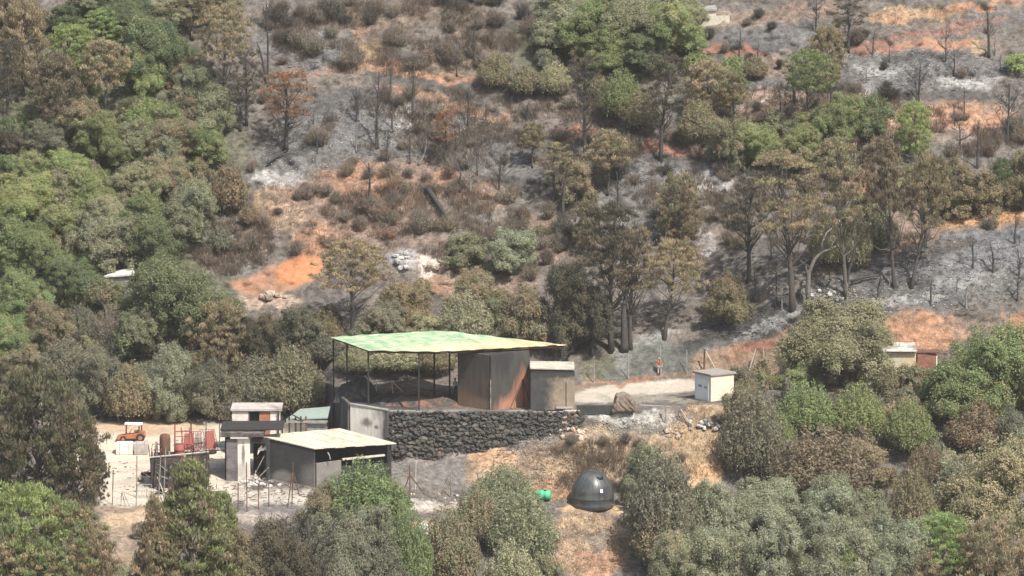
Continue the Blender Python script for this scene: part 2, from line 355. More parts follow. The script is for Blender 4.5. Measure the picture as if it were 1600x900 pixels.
# the country beyond the modelled slope: one wide sheet of the same dry earth below and behind
def build_plain():
    edge = []
    L = Pa(np.full(12, -500.0), np.linspace(1300, -400, 12)); Rr = Pa(np.full(12, 2100.0), np.linspace(1300, -400, 12))
    vs, fs = [], []
    for side, E in ((-1, L), (1, Rr)):
        b = len(vs)
        for p in E: vs.append(tuple(p)); vs.append((p[0] + side * 500, p[1], p[2] - 12))
        for i in range(11): fs.append((b + 2*i, b + 2*i+1, b + 2*i+3, b + 2*i+2) if side > 0 else (b + 2*i, b + 2*i+2, b + 2*i+3, b + 2*i+1))
    T = Pa(np.linspace(-500, 2100, 14), np.full(14, -400.0)); b = len(vs)
    for p in T: vs.append(tuple(p)); vs.append((p[0] * 3, p[1] + 260, p[2] + 45)); vs.append((p[0] * 6, p[1] + 900, p[2] - 20))
    for i in range(13):
        for k in range(2): fs.append((b+3*i+k, b+3*i+3+k, b+3*i+4+k, b+3*i+1+k))
    B = Pa(np.linspace(-500, 2100, 14), np.full(14, 1300.0)); b = len(vs)
    for p in B: vs.append(tuple(p)); vs.append((p[0] * 3, p[1] - 250, p[2] - 38)); vs.append((p[0] * 6, p[1] - 800, p[2] - 30))
    for i in range(13):
        for k in range(2): fs.append((b+3*i+k, b+3*i+1+k, b+3*i+4+k, b+3*i+3+k))
    me = bpy.data.meshes.new('far_hillside'); me.from_pydata(vs, [], fs); me.update()
    tag(link('far_hillside', me, None, surface('far_scrubland', (.13, .12, .08), .95, .4, .05, (.2, .16, .12), .5, .03)), kind='structure')
build_plain()
# ------------------------------------------------------------------ mesh pieces
class MB:
    """collects boxes, bars, slabs and tubes in world space; build() links them as one mesh under its thing"""
    def __init__(s): s.v = []; s.f = []
    def add(s, vs, fs):
        b = len(s.v); s.v += [tuple(v) for v in vs]; s.f += [tuple(b + i for i in f) for f in fs]; return s
    def box(s, c, size, rz=0.0, tilt=None):
        M = Matrix.Rotation(rz, 3, 'Z')
        if tilt: M = M @ Matrix.Rotation(tilt[0], 3, 'X') @ Matrix.Rotation(tilt[1], 3, 'Y')
        vs = [Vector(c) + M @ Vector((x * size[0] / 2, y * size[1] / 2, z * size[2] / 2)) for z in (-1, 1) for x, y in ((-1, -1), (1, -1), (1, 1), (-1, 1))]
        return s.add(vs, [(3,2,1,0),(4,5,6,7),(0,1,5,4),(1,2,6,5),(2,3,7,6),(3,0,4,7)])
    def wall(s, a, b, z0, z1, th=.2):        # upright panel between two ground points
        a = Vector(a); b = Vector(b); d = (b - a); d.z = 0; L = d.length
        m = (a + b) / 2
        return s.box((m.x, m.y, (z0 + z1) / 2), (L, th, z1 - z0), math.atan2(d.y, d.x))
    def slab(s, pts, th):                    # polygon (counter-clockwise from above) with thickness below
        n = len(pts); top = [Vector(p) for p in pts]; bot = [p - Vector((0, 0, th)) for p in top]
        return s.add(top + bot, [tuple(range(n)), tuple(range(2*n-1, n-1, -1))] + [(i, n+i, n+(i+1) % n, (i+1) % n) for i in range(n)])
    def tube(s, pts, radii, k=6, cap=True):
        pts = [Vector(p) for p in pts]
        if isinstance(radii, (int, float)): radii = [radii] * len(pts)
        rings = []; b = len(s.v); ref = None
        for i, p in enumerate(pts):
            t = (pts[min(i+1, len(pts)-1)] - pts[max(i-1, 0)]).normalized()
            if ref is None: ref = t.orthogonal().normalized()
            ref = (ref - t * ref.dot(t)); ref = ref.normalized() if ref.length > 1e-6 else t.orthogonal().normalized()
            q = t.cross(ref)
            for j in range(k):
                a = 2 * math.pi * j / k
                s.v.append(tuple(p + (ref * math.cos(a) + q * math.sin(a)) * radii[i]))
        for i in range(len(pts) - 1):
            for j in range(k):
                s.f.append((b+i*k+j, b+i*k+(j+1) % k, b+(i+1)*k+(j+1) % k, b+(i+1)*k+j))
        if cap: s.f.append(tuple(b+j for j in range(k-1, -1, -1))); s.f.append(tuple(b+(len(pts)-1)*k+j for j in range(k)))
        return s
    def build(s, name, mat, parent=None, bevel=0.0, smooth=False, label=None, root=None):
        o_ = ROOT.get(root if root is not None else parent, Vector((0, 0, 0)))
        me = bpy.data.meshes.new(name)
        me.from_pydata([tuple(Vector(v) - o_) for v in s.v], [], s.f); me.update()
        if smooth: me.polygons.foreach_set('use_smooth', [True] * len(me.polygons))
        o = link(name, me, parent, mat)
        if parent is not None: ROOT[o] = o_
        if bevel:
            m = o.modifiers.new('bevel', 'BEVEL'); m.width = bevel; m.segments = 1; m.limit_method = 'ANGLE'
        if label: o['label'] = label
        return o
def part_copy(o, parent, loc=(0, 0, 0), rot=None, scale=None):
    c = o.copy(); COL.objects.link(c); c.parent = parent; c.location = loc
    if rot is not None: c.rotation_euler = rot
    if scale is not None: c.scale = scale
    return c

# ------------------------------------------------------------------ plants
def unit(a): return a / np.maximum(np.linalg.norm(a, axis=-1, keepdims=True), 1e-9)
def leaf_cards(rng, pos, nrm, L, Wd, cv, along=None, jag=.5):
    """diamond leaf sprigs at pos, roughly facing nrm"""
    n = len(pos)
    nn = unit(nrm + rng.normal(0, jag, (n, 3)))
    t = rng.normal(0, 1, (n, 3)) if along is None else along + rng.normal(0, .35, (n, 3))
    t = unit(t - nn * (t * nn).sum(-1, keepdims=True)); b = np.cross(nn, t)
    l = L * rng.uniform(.4, 1.6, (n, 1)); w = Wd * rng.uniform(.4, 1.5, (n, 1))
    bend = nn * l * rng.uniform(-.25, .1, (n, 1))
    V = np.stack([pos - t * l / 2 + bend, pos - b * w / 2, pos + t * l / 2 + bend, pos + b * w / 2], 1).reshape(-1, 3)
    Fc = np.arange(4 * n).reshape(n, 4)
    return V, Fc
def ball(rng, n): return unit(rng.normal(0, 1, (n, 3)))

def crown_broad(seed, Rx, H, z0, leaf, dens=1.0, lobes=9, flat=.8, droop=0.0, gaps=.2):
    """uneven crown: small leaf sprigs in loose clumps over many lobes of different size, with stray shoots"""
    rng = np.random.default_rng(seed)
    lob = [(0, 0, z0 + H * .48, Rx * .5, H * .36)]
    for i in range(lobes):
        a = 2.4 * i + rng.uniform(-.7, .7); rr = Rx * rng.uniform(.25, .9); t = rng.uniform(.04, .95)
        k = max(.3, 1 - (rr / Rx) ** 2 * .75); s = rng.uniform(.12, .38)
        lob.append((math.cos(a) * rr, math.sin(a) * rr, z0 + H * t * k, Rx * s, min(Rx * s * rng.uniform(.75, 1.15), H * .36)))
    P_, N_, CV, LV = [], [], [], []
    area = leaf * leaf * .5
    for (x, y, z, r, h) in lob:
        nc = int(9 + 20 * (r / .8) ** 1.2); lobe_cv = rng.normal(0, .12); lobe_lv = rng.random()
        d = ball(rng, nc); d[:, 2] = np.where(d[:, 2] < -.45, -d[:, 2], d[:, 2])
        cc = np.array((x, y, z)) + d * np.array((r, r, h)) * rng.uniform(.55, 1.18, (nc, 1))
        keep = rng.random(nc) > gaps; cc = cc[keep]; d = d[keep]; nk = len(cc)
        cr = r * rng.uniform(.14, .40, nk) + .07
        m = min(int(max(8, dens * 2.0 * 4 * math.pi * (r * .3) ** 2 * .6 / area)), 230)
        q = ball(rng, nk * m).reshape(nk, m, 3)
        rad = rng.uniform(.25, 1.15, (nk, m, 1)) ** .8; rad = np.where(rng.random((nk, m, 1)) < .16, rad * rng.uniform(1.2, 2.1, (nk, m, 1)), rad)
        pp = cc[:, None] + q * cr[:, None, None] * rad * np.array((1, 1, .9))
        nr = unit(q * .7 + d[:, None] * .75 + np.array((0, 0, .45)))
        P_.append(pp.reshape(-1, 3)); N_.append(nr.reshape(-1, 3))
        CV.append(np.clip(np.repeat(rng.random(nk), m) + lobe_cv + rng.normal(0, .14, nk * m), 0, 1))
        LV.append(np.clip(np.repeat(rng.random(nk), m) * .35 + lobe_lv * .3 + rng.random(nk * m) * .35, 0, 1))
    P_ = np.concatenate(P_); N_ = np.concatenate(N_); CV = np.concatenate(CV); LV = np.concatenate(LV)
    P_[:, 2] = np.maximum(P_[:, 2], .05 + .1 * rng.random(len(P_)))
    V, Fc = leaf_cards(rng, P_, N_, leaf, leaf * .6, CV, jag=.5)
    return np_mesh('crown', V, Fc, {'cv': CV, 'lv': LV}), lob

def crown_pine(seed, Rx, H, z0, leaf, dens=1.0, shape='dome', puff=.5, thin=0.0):
    """needle tufts in rounded puffs on a dome, spread or upright crown"""
    rng = np.random.default_rng(seed)
    n = int(26 + 20 * (Rx / puff) ** 1.35 * (.8 + .3 * H / Rx) * .66)
    i = np.arange(n); a = i * 2.39996 + rng.uniform(-.4, .4, n)
    if shape == 'dome':
        u = (i + .5) / n; rr = Rx * np.sqrt(u) * rng.uniform(.82, 1.06, n)
        top = np.sqrt(np.clip(1 - (rr / (Rx * 1.12)) ** 2, .02, 1))
        z = z0 + H * (.28 + .68 * top) - rng.random(n) ** 2 * H * .5 * top
    elif shape == 'full':
        u = (i + .5) / n; zz = u ** .85; prof = np.sqrt(np.clip(1 - (np.abs(zz - .42) / .62) ** 2.2, .03, 1))
        z = z0 + H * (.03 + .94 * zz); rr = Rx * prof * np.sqrt(rng.uniform(.2, 1.05, n)) * rng.uniform(.7, 1.15, n)
    elif shape == 'cone':
        u = (i + .5) / n; k = 1 - u ** 1.5
        z = z0 + H * u * .97; rr = Rx * (k * .95 + .08) * np.sqrt(rng.uniform(.25, 1, n))
    else:                                      # open, irregular tiers
        tier = rng.integers(0, 4, n); u = rng.random(n)
        z = z0 + H * (tier / 3.6 + rng.normal(0, .05, n) + .06); rr = Rx * (1.05 - .55 * np.abs(tier / 3.0 - .45)) * np.sqrt(u)
    cc = np.stack([np.cos(a) * rr, np.sin(a) * rr, z], -1)
    cc += rng.normal(0, puff * .25, cc.shape)
    keep = rng.random(n) > thin; cc = cc[keep]; n = len(cc)
    cr = puff * rng.uniform(.65, 1.25, n)
    m = int(70 * dens)
    q = ball(rng, n * m).reshape(n, m, 3); q[..., 2] = np.where(q[..., 2] < -.25, -q[..., 2], q[..., 2])
    pp = cc[:, None] + q * cr[:, None, None] * np.where(rng.random((n, m, 1)) < .12, 1.5, 1) * rng.uniform(.3, 1.05, (n, m, 1)) * np.array((1, 1, .8))
    along = unit(q + np.array((0, 0, .7))).reshape(-1, 3)
    nr = np.cross(along, rng.normal(0, 1, along.shape)); nr = unit(nr); s = np.sign((nr * (q.reshape(-1, 3) + np.array((0, 0, .5)))).sum(-1, keepdims=True)); nr = nr * s
    cl = rng.random(n)
    CV = np.clip(np.repeat(cl, m) * .75 + .25 * np.repeat((cc[:, 2] - z0) / H, m) + rng.normal(0, .1, n * m), 0, 1)
    LV = np.clip(np.repeat(rng.random(n), m) * .55 + rng.random(n * m) * .45, 0, 1)
    V, Fc = leaf_cards(rng, pp.reshape(-1, 3), nr + q.reshape(-1, 3) * .6, leaf * 1.5, leaf * .55, CV, along, .25)
    return np_mesh('crown', V, Fc, {'cv': CV, 'lv': LV}), cc

def crown_shoots(seed, Rx, H, z0, leaf, n_sh, dens=1.0):
    """many upright leafy shoots (broom, tree heath, young pine candles)"""
    rng = np.random.default_rng(seed)
    a = rng.uniform(0, 6.283, n_sh); u = np.sqrt(rng.random(n_sh)); rr = Rx * u
    top = z0 + H * (1 - .55 * u ** 2) * rng.uniform(.72, 1.05, n_sh)
    base = np.stack([np.cos(a) * rr * .45, np.sin(a) * rr * .45, np.full(n_sh, z0)], -1)
    tip = np.stack([np.cos(a) * rr, np.sin(a) * rr, top], -1)
    m = int(46 * dens)
    t = rng.uniform(.25, 1, (n_sh, m, 1)) ** .7
    pp = base[:, None] * (1 - t) + tip[:, None] * t
    wid = (.22 * (1.15 - t)) * (Rx / 1.5) + .03
    off = rng.normal(0, 1, (n_sh, m, 3)) * np.array((1, 1, .6)); pp = pp + off * wid
    al = unit(unit(tip - base)[:, None] + off * .25).reshape(-1, 3)
    nr = unit(off * .8 + np.array((0, 0, .5)) + (tip - np.array((0, 0, z0 + H * .3)))[:, None] / max(Rx, H)).reshape(-1, 3)
    CV = np.clip(np.repeat(rng.random(n_sh), m) * .8 + .2 * t.reshape(-1) + rng.normal(0, .08, n_sh * m), 0, 1)
    LV = np.clip(np.repeat(rng.random(n_sh), m) * .5 + rng.random(n_sh * m) * .5, 0, 1)
    V, Fc = leaf_cards(rng, pp.reshape(-1, 3), nr, leaf * 1.3, leaf * .6, CV, al + rng.normal(0, .5, al.shape), .45)
    return np_mesh('crown', V, Fc, {'cv': CV, 'lv': LV})

def woody(seed, H, base_r, targets, fork=.35, lean=(0, 0), top=None, k=6, twigs=0, twig_len=.6):
    """tapered bending trunk with limbs to the given crown points"""
    rng = random.Random(seed); mb = MB()
    top = top or H
    n = 7; pts = []
    for i in range(n + 1):
        t = i / n
        pts.append(Vector((lean[0] * t * t + math.sin(t * 4 + seed) * .03 * H * t, lean[1] * t * t + math.cos(t * 3.3 + seed) * .025 * H * t, -.3 + (top + .3) * t)))
    rad = [base_r * (1.25 if i == 0 else 1) * (1 - .8 * i / n) + .012 for i in range(n + 1)]
    mb.tube(pts, rad, k)
    for tg in targets:
        tg = Vector(tg)
        t = min(.94, max(fork, (tg.z / top) - rng.uniform(.12, .3)))
        i = min(n - 1, int(t * n)); f = t * n - i
        p = pts[i].lerp(pts[i + 1], f); r0 = max(.018, rad[i] * rng.uniform(.28, .45))
        mid = p.lerp(tg, .5) + Vector((rng.uniform(-.1, .1), rng.uniform(-.1, .1), -.08)) * (tg - p).length
        mb.tube([p, p.lerp(mid, .5) + Vector((0, 0, .03)), mid, tg], [r0, r0 * .8, r0 * .6, .012], 5, False)
        for _ in range(twigs):
            f = rng.uniform(.35, 1); q = (p.lerp(mid, f * 2) if f < .5 else mid.lerp(tg, f * 2 - 1))
            d = Vector((rng.gauss(0, 1), rng.gauss(0, 1), rng.gauss(.5, .8))).normalized() * twig_len * rng.uniform(.4, 1.1)
            e = q + d * .55 + Vector((rng.gauss(0, .08), rng.gauss(0, .08), 0))
            mb.tube([q, e, q + d], [.018, .013, .006], 3, False)
            for _2 in range(2):
                d2 = (d + Vector((rng.gauss(0, .5), rng.gauss(0, .5), rng.gauss(.1, .4))) * twig_len).normalized() * twig_len * rng.uniform(.25, .6)
                mb.tube([e, e + d2], [.011, .005], 3, False)
    return mb
def mb_mesh(mb, name, smooth=True):
    me = bpy.data.meshes.new(name); me.from_pydata(mb.v, [], mb.f); me.update()
    if smooth: me.polygons.foreach_set('use_smooth', [True] * len(me.polygons))
    me.materials.append(BARK); return me

PROTO = {}
def proto(kind, var):
    """(trunk mesh, crown mesh or None, width, height) of one plant built at its real size"""
    key = (kind, var)
    if key in PROTO: return PROTO[key]
    sd = hash_seed(kind) + var * 13
    rng = np.random.default_rng(sd)
    crown = None
    if kind.startswith('oak'):
        Rx, H, lf, nl = {'oakL': (3.6, 5.0, .135, 30), 'oakM': (2.3, 3.4, .115, 22), 'oakS': (1.3, 1.9, .10, 13)}[kind]
        crown, lob = crown_broad(sd, Rx, H, H * .08, lf, 1.0, nl)
        tr = mb_mesh(woody(sd, H, Rx * .06, [l[:3] for l in lob], .12, top=H * .75), 'trunk'); dim = (2 * Rx * .88, H * 1.02)
    elif kind.startswith('bush'):
        Rx, H, lf, nl = {'bushL': (2.6, 2.7, .15, 20), 'bushM': (1.5, 1.6, .12, 14), 'bushS': (.75, .85, .10, 8)}[kind]
        crown, lob = crown_broad(sd, Rx, H, 0.0, lf, 1.1, nl, .85, gaps=.22)
        tr = mb_mesh(woody(sd, H, Rx * .03, [l[:3] for l in lob], .05, top=H * .6, k=5), 'stems'); dim = (2 * Rx * .9, H * 1.0)
    elif kind.startswith('pine'):
        Rx, H, ch, pf, shp, th = {'pineL': (3.0, 9.0, 4.8, .42, 'full', .32), 'pineM': (2.1, 6.5, 3.8, .38, 'full', .26), 'pineF': (2.5, 5.6, 5.2, .40, 'full', .2),
             'pineT': (2.8, 11.0, 5.6, .40, 'tier', .48), 'pineX': (2.4, 9.0, 4.6, .38, 'tier', .52)}[kind]
        crown, cc = crown_pine(sd, Rx, ch, H - ch, .14, 1.05 if kind != 'pineX' else .55, shp, pf, th)
        ii = rng.choice(len(cc), min(len(cc), 40 if kind in ('pineT', 'pineX') else 26), replace=False)
        low = []
        for q in range(7 if kind in ('pineT', 'pineX', 'pineL') else 2):
            a = rng.uniform(0, 6.28); r_ = Rx * rng.uniform(.3, .75); low.append((math.cos(a) * r_, math.sin(a) * r_, (H - ch) * rng.uniform(.6, 1.0)))
        tr = mb_mesh(woody(sd, H, .04 + H * .017, [tuple(cc[i]) for i in ii] + low, .3, (rng.uniform(-.5, .5), rng.uniform(-.3, .3)), H * .93, twigs=2 if kind in ('pineT', 'pineX') else 0, twig_len=.7), 'trunk'); dim = (2 * Rx, H)
    elif kind.startswith('shoot'):
        Rx, H, lf, ns = {'shootL': (2.6, 4.6, .14, 420), 'shootM': (1.6, 2.3, .12, 260), 'shootS': (.7, 1.0, .09, 90)}[kind]
        crown = crown_shoots(sd, Rx, H, .05, lf, ns)
        tg = [(math.cos(i * 2.4) * Rx * .5, math.sin(i * 2.4) * Rx * .5, H * (.5 + .04 * (i % 8))) for i in range(12)]
        tr = mb_mesh(woody(sd, H, Rx * .035, tg, .05, top=H * .7, k=5), 'stems'); dim = (2 * Rx, H * 1.02)
    elif kind.startswith('ypine'):
        Rx, H = 2.3, 6.2
        crown, cc = crown_pine(sd, Rx, H * .93, H * .05, .15, 1.3, 'cone', .4, .04)
        tr = mb_mesh(woody(sd, H, .13, [tuple(c) for c in cc[::6]], .08, top=H * .9), 'trunk'); dim = (2 * Rx, H)
    elif kind.startswith('scrub'):
        Rx, H, ns, lf = {'scrubM': (1.4, 1.8, 70, .085), 'scrubS': (.8, 1.0, 30, .06)}[kind]
        crown = crown_shoots(sd, Rx, H, .0, lf, ns, .36)
        rr = random.Random(sd); mb = MB()
        for i in range(120):
            a = rr.uniform(0, 6.28); r_ = Rx * rr.random() ** .5 * .95; h = H * rr.uniform(.55, 1.08) * (1 - .4 * (r_ / Rx) ** 2)
            b0 = Vector((math.cos(a) * r_ * .2, math.sin(a) * r_ * .2, -.05)); e = Vector((math.cos(a) * r_, math.sin(a) * r_, h)); m_ = b0.lerp(e, .5) + Vector((rr.gauss(0, .08), rr.gauss(0, .08), .05))
            mb.tube([b0, m_, e], [.02, .015, .007], 3, False)
            for _ in range(3):
                q = m_.lerp(e, rr.uniform(0, .9)); mb.tube([q, q + Vector((rr.gauss(0, .16), rr.gauss(0, .16), rr.uniform(.08, .35)))], [.013, .006], 3, False)
        tr = mb_mesh(mb, 'stems', False); dim = (2 * Rx, H)
    elif kind.startswith('bare'):
        Rx, H, nb, tw, fk = {'bareT': (1.4, 8.0, 14, 3, .45), 'bareM': (1.8, 4.0, 16, 7, .25), 'bareS': (.55, 2.4, 5, 2, .3), 'bareP': (.35, 6.0, 3, 0, .5)}[kind]
        tg = []
        for i in range(nb):
            a = 2.4 * i; t = rng.uniform(.5, 1); tg.append((math.cos(a) * Rx * rng.uniform(.4, 1), math.sin(a) * Rx * rng.uniform(.4, 1), H * t))
        tr = mb_mesh(woody(sd, H, .05 + H * .018, tg, fk, (rng.uniform(-.4, .4), 0), H * .92, twigs=tw, twig_len=.55 if kind != 'bareS' else .35), 'trunk'); dim = (2 * Rx, H)
    if crown is not None: crown.materials.append(LEAF)
    PROTO[key] = (tr, crown, *dim)
    return PROTO[key]
def hash_seed(s): return sum(ord(c) * (i + 3) for i, c in enumerate(s)) * 7

# colour A (leaf), colour B (scorched or paler leaf), share of B, bark
TINT = {
 'G': ((0.336,0.400,0.162), (0.410,0.396,0.201), .25, (.12,.09,.065)),
 'g': ((0.252,0.306,0.139), (0.339,0.336,0.175), .3, (.11,.09,.065)),
 'D': ((0.167,0.208,0.111), (0.241,0.259,0.137), .3, (.08,.07,.06)),
 'O': ((0.298,0.310,0.190), (0.372,0.348,0.229), .35, (.11,.095,.08)),
 'K': ((0.315,0.295,0.179), (0.408,0.326,0.215), .6, (.07,.06,.052)),
 'P': ((.175,.17,.095), (.215,.175,.12), .45, (.075,.065,.055)),
 'B': ((0.299,0.243,0.162), (0.245,0.204,0.141), .45, (.06,.052,.046)),
 'R': ((0.431,0.230,0.123), (0.337,0.216,0.130), .4, (.055,.046,.042)),
 'X': ((0.126,0.117,0.085), (0.189,0.164,0.109), .35, (.05,.045,.041)),
 'M': ((0.253,0.310,0.146), (0.434,0.320,0.206), .5, (.09,.075,.06)),
 'N': ((0.284,0.268,0.194), (0.221,0.228,0.158), .5, (.085,.075,.066)),
 'V': ((0.287,0.284,0.168), (0.366,0.294,0.197), .5, (.09,.08,.066)),
 'S': ((0.387,0.391,0.272), (0.287,0.298,0.194), .45, (.10,.09,.08)),
 'L': ((0.450,0.423,0.269), (0.329,0.329,0.204), .4, (.08,.07,.06)),
 'C': (None, None, 0, (.05,.046,.044)),
 'A': (None, None, 0, (.18,.17,.16)),
 'Y': ((0.255,0.300,0.140), (0.344,0.287,0.185), .38, (.09,.075,.06)),
}
SIZES = {'oak': ('oakS', 'oakM', 'oakL'), 'bush': ('bushS', 'bushM', 'bushL'), 'shoot': ('shootS', 'shootM', 'shootL'), 'scrub': ('scrubS', 'scrubM', 'scrubM')}
NVAR = 3
_vc = {}
def plant(kind, px, by, ty, wpx, tint, name, cat, label=None, group=None, lean=0.0, yaw=None, tv=.07):
    """a plant whose foot stands on the ground under pixel (px, by), ty the row of its top, wpx its width"""
    base = P(px, by); s = ppm(base.y); w = wpx / s; h = max(.3, (by - ty) / s)
    if kind in SIZES:
        a, b, c = SIZES[kind]
        wa, wb, wc = proto(a, 0)[2], proto(b, 0)[2], proto(c, 0)[2]
        kind = a if w < (wa * wb) ** .5 else b if w < (wb * wc) ** .5 else c
    _vc[kind] = _vc.get(kind, -1) + 1
    tr, cr, pw, ph = proto(kind, _vc[kind] % NVAR)
    A, B, scf, bk = TINT[tint]
    root = thing(name, label, cat, tuple(base), group)
    e_ = random.uniform(.88, 1.14); root.scale = (w / pw * e_, w / pw / e_, h / ph)
    root.rotation_euler = (0, lean, random.uniform(0, 6.28) if yaw is None else yaw)
    if lean: root.rotation_euler = (0, lean, 0)
    t = link('trunk' if tr.name.startswith('trunk') else 'stems', tr, root); t.color = (*((.17, .135, .11) if kind[:5] == 'scrub' and tint != 'X' else bk), 1)
    if cr is not None and A is not None:
        c = link('crown', cr, root)
        j = 1 + random.uniform(-tv, tv) * 1.6; hue = random.uniform(-tv, tv)
        c.color = (A[0] * j * (1 + hue), A[1] * j, A[2] * j * (1 - hue * .5), 1)
        c['tint_b'] = [B[0] * j, B[1] * j, B[2] * j]; c['scorch'] = scf + random.uniform(-.12, .12)
    return root
# ------------------------------------------------------------------ materials of built things
def spotted(name, base, spots, rough=.85, var=.22, scale=1.6, streak=False, bump=.35):
    """plaster or block with irregular marks: spots = (world point, radius xyz, colour, softness)"""
    s = NT(name); p = s.pos()
    mp = s.n('Mapping'); mp.inputs['Scale'].default_value = (1, 1, .22 if streak else 1); s.l(p, mp.inputs[0])
    n1 = s.noise(mp.outputs[0], scale, 6, .65); n2 = s.noise(p, scale * 6, 3)
    k = s.n('CombineColor'); v = s.math('ADD', s.ramp(n1, .3, .7, 1 - var, 1 + var), s.ramp(n2, .3, .7, -.1, .1))
    for i in range(3): s.l(v, k.inputs[i])
    c = base
    wob = s.math('MULTIPLY', s.math('SUBTRACT', n1, .5), 1.5)
    for pt, rad, colr, soft in spots:
        m = s.n('VectorMath', operation='SUBTRACT'); s.l(p, m.inputs[0]); m.inputs[1].default_value = tuple(pt)
        q = s.n('VectorMath', operation='DIVIDE'); s.l(m.outputs[0], q.inputs[0]); q.inputs[1].default_value = tuple(rad)
        ln = s.n('VectorMath', operation='LENGTH'); s.l(q.outputs[0], ln.inputs[0])
        f = s.ramp(s.math('ADD', ln.outputs['Value'], wob), 1 + soft, 1 - soft, 0, 1)
        c = s.mix(f, c, colr)
    c = s.mix(1.0, c, k.outputs[0], 'MULTIPLY')
    s.l(c, s.b.inputs['Base Color']); s.b.inputs['Roughness'].default_value = rough; s.b.inputs['Specular IOR Level'].default_value = .25
    s.bump(n2, bump, .03)
    return s.m
SOOT = (.045, .043, .042)
M_POST = surface('scorched_steel', (.035, .032, .03), .7, .3, 3)
M_GALV = surface('galvanised_steel', (.33, .33, .32), .55, .2, 4, (.16, .12, .10), .35, 1.5, .4)
M_RUST = surface('rusty_steel', (.16, .075, .05), .8, .35, 4, (.06, .05, .045), .5, 2)
M_WOOD = surface('weathered_wood', (.30, .25, .20), .85, .3, 4, (.10, .09, .08), .5, 2)
M_PALE = surface('pale_wood', (.52, .48, .41), .85, .2, 4)
M_RED = surface('red_paint', (.34, .085, .07), .7, .25, 3, (.20, .10, .08), .5, 1.5)
M_SAFF = surface('orange_machine_paint', (.42, .15, .07), .5, .2, 3, (.20, .10, .06), .4, 1.2)
M_RUB = surface('black_rubber', (.03, .03, .03), .9, .2, 5)
M_DARK = surface('sooty_metal', (.042, .042, .044), .7, .4, 1.5, (.13, .08, .06), .45, .9, .2)
M_CONC = surface('grey_concrete', (.30, .29, .27), .9, .2, 2, (.14, .13, .12), .4, .8)
M_WHITE = surface('white_paint', (.74, .72, .68), .75, .1, 2, (.45, .40, .34), .3, .8)
M_STONE = NT('stone'); _oi = M_STONE.n('ObjectInfo'); _k = M_STONE.n('CombineColor')
_v = M_STONE.math('MULTIPLY', M_STONE.ramp(M_STONE.noise(M_STONE.pos(), 5, 5), .3, .7, .55, 1.5), M_STONE.ramp(_oi.outputs['Random'], 0, 1, .7, 1.35))
for _i in range(3): M_STONE.l(_v, _k.inputs[_i])
M_STONE.l(M_STONE.mix(1.0, _oi.outputs['Color'], _k.outputs[0], 'MULTIPLY'), M_STONE.b.inputs['Base Color'])
M_STONE.b.inputs['Roughness'].default_value = .92; M_STONE = M_STONE.m
def stone_mesh(i):
    rr = random.Random(100 + i); bm = bmesh.new(); bmesh.ops.create_icosphere(bm, subdivisions=1, radius=1)
    for v in bm.verts:
        q = v.co; m = max(abs(q.x), abs(q.y), abs(q.z))
        v.co = (q / m * .72 + q * .28) * rr.uniform(.7, 1.12)
    me = bpy.data.meshes.new('stone'); bm.to_mesh(me); bm.free(); me.materials.append(M_STONE); return me
STONES = [stone_mesh(i) for i in range(6)]
def stone(loc, sz, colr, parent=None, name='stone', rot=None):
    o = link(name, random.choice(STONES), parent); o.location = loc; o.scale = sz
    o.rotation_euler = rot or (random.uniform(-.2, .2), random.uniform(-.25, .25), random.uniform(-.3, .3)); o.color = (*colr, 1)
    return o

# ------------------------------------------------------------------ terrace retaining wall
w0, w1, w2 = U(510.5, 599, 15.6), U(546, 630, 1.3), U(607, 640, -.35)
rw = thing('retaining_wall', 'long retaining wall of blackened stones with a pale concrete end, holding up the canopy terrace', 'wall', (0, 0, 0))
m_c1 = spotted('shaded_concrete', (.36, .34, .31), [(w0, (9, 12, 9), (.07, .07, .072), .35), (w1 + Vector((-.3, 1, 0)), (1.0, 3, 6), (.09, .088, .085), .4)], streak=True)  # shade on the receding left panel painted as darker concrete
m_c2 = spotted('sunlit_stained_concrete', (.62, .585, .53), [(w2 + Vector((.4, 0, -1)), (1.3, 3, 5), (.10, .095, .09), .5), (w1.lerp(w2, .45) + Vector((0, 0, -1.6)), (.5, .5, .4), (.2, .18, .16), .4), (w1.lerp(w2, .7) + Vector((0, 0, -1.9)), (.25, .4, .2), (.16, .14, .13), .4)], streak=True)  # sunlit brightness put into the base colour; the dark marks are stains
MB().wall(w0, w1, -5.5, w1.z + .02, .35).build('concrete_panel', m_c1, rw, .02)
def slope_wall(a, b, za, zb, z0a, z0b, th, mat, name, parent):
    d = b - a; d.z = 0; d.normalize(); n_ = Vector((-d.y, d.x, 0)) * th / 2
    vs = [Vector((p.x, p.y, z)) + s_ * n_ for s_ in (-1, 1) for p, z in ((a, z0a), (b, z0b), (b, zb), (a, za))]
    return MB().add(vs, [(0,1,2,3), (7,6,5,4), (0,4,5,1), (1,5,6,2), (2,6,7,3), (3,7,4,0)]).build(name, mat, parent, .02)
slope_wall(w1 + Vector((.14, -.02, 0)), w2, w1.z - .12, w2.z - .12, -6, -6, .36, m_c2, 'concrete_panel', rw)
slope_wall(w1 + Vector((.1, -.05, 0)), w2, w1.z + .03, w2.z + .03, w1.z - .117, w2.z - .117, .46, M_CONC, 'coping', rw)
base_x = [606, 650, 700, 800, 870, 908]; base_y = [727, 724, 716, 694, 676, 664]
cnt = 0
row = 0; y = 646.0
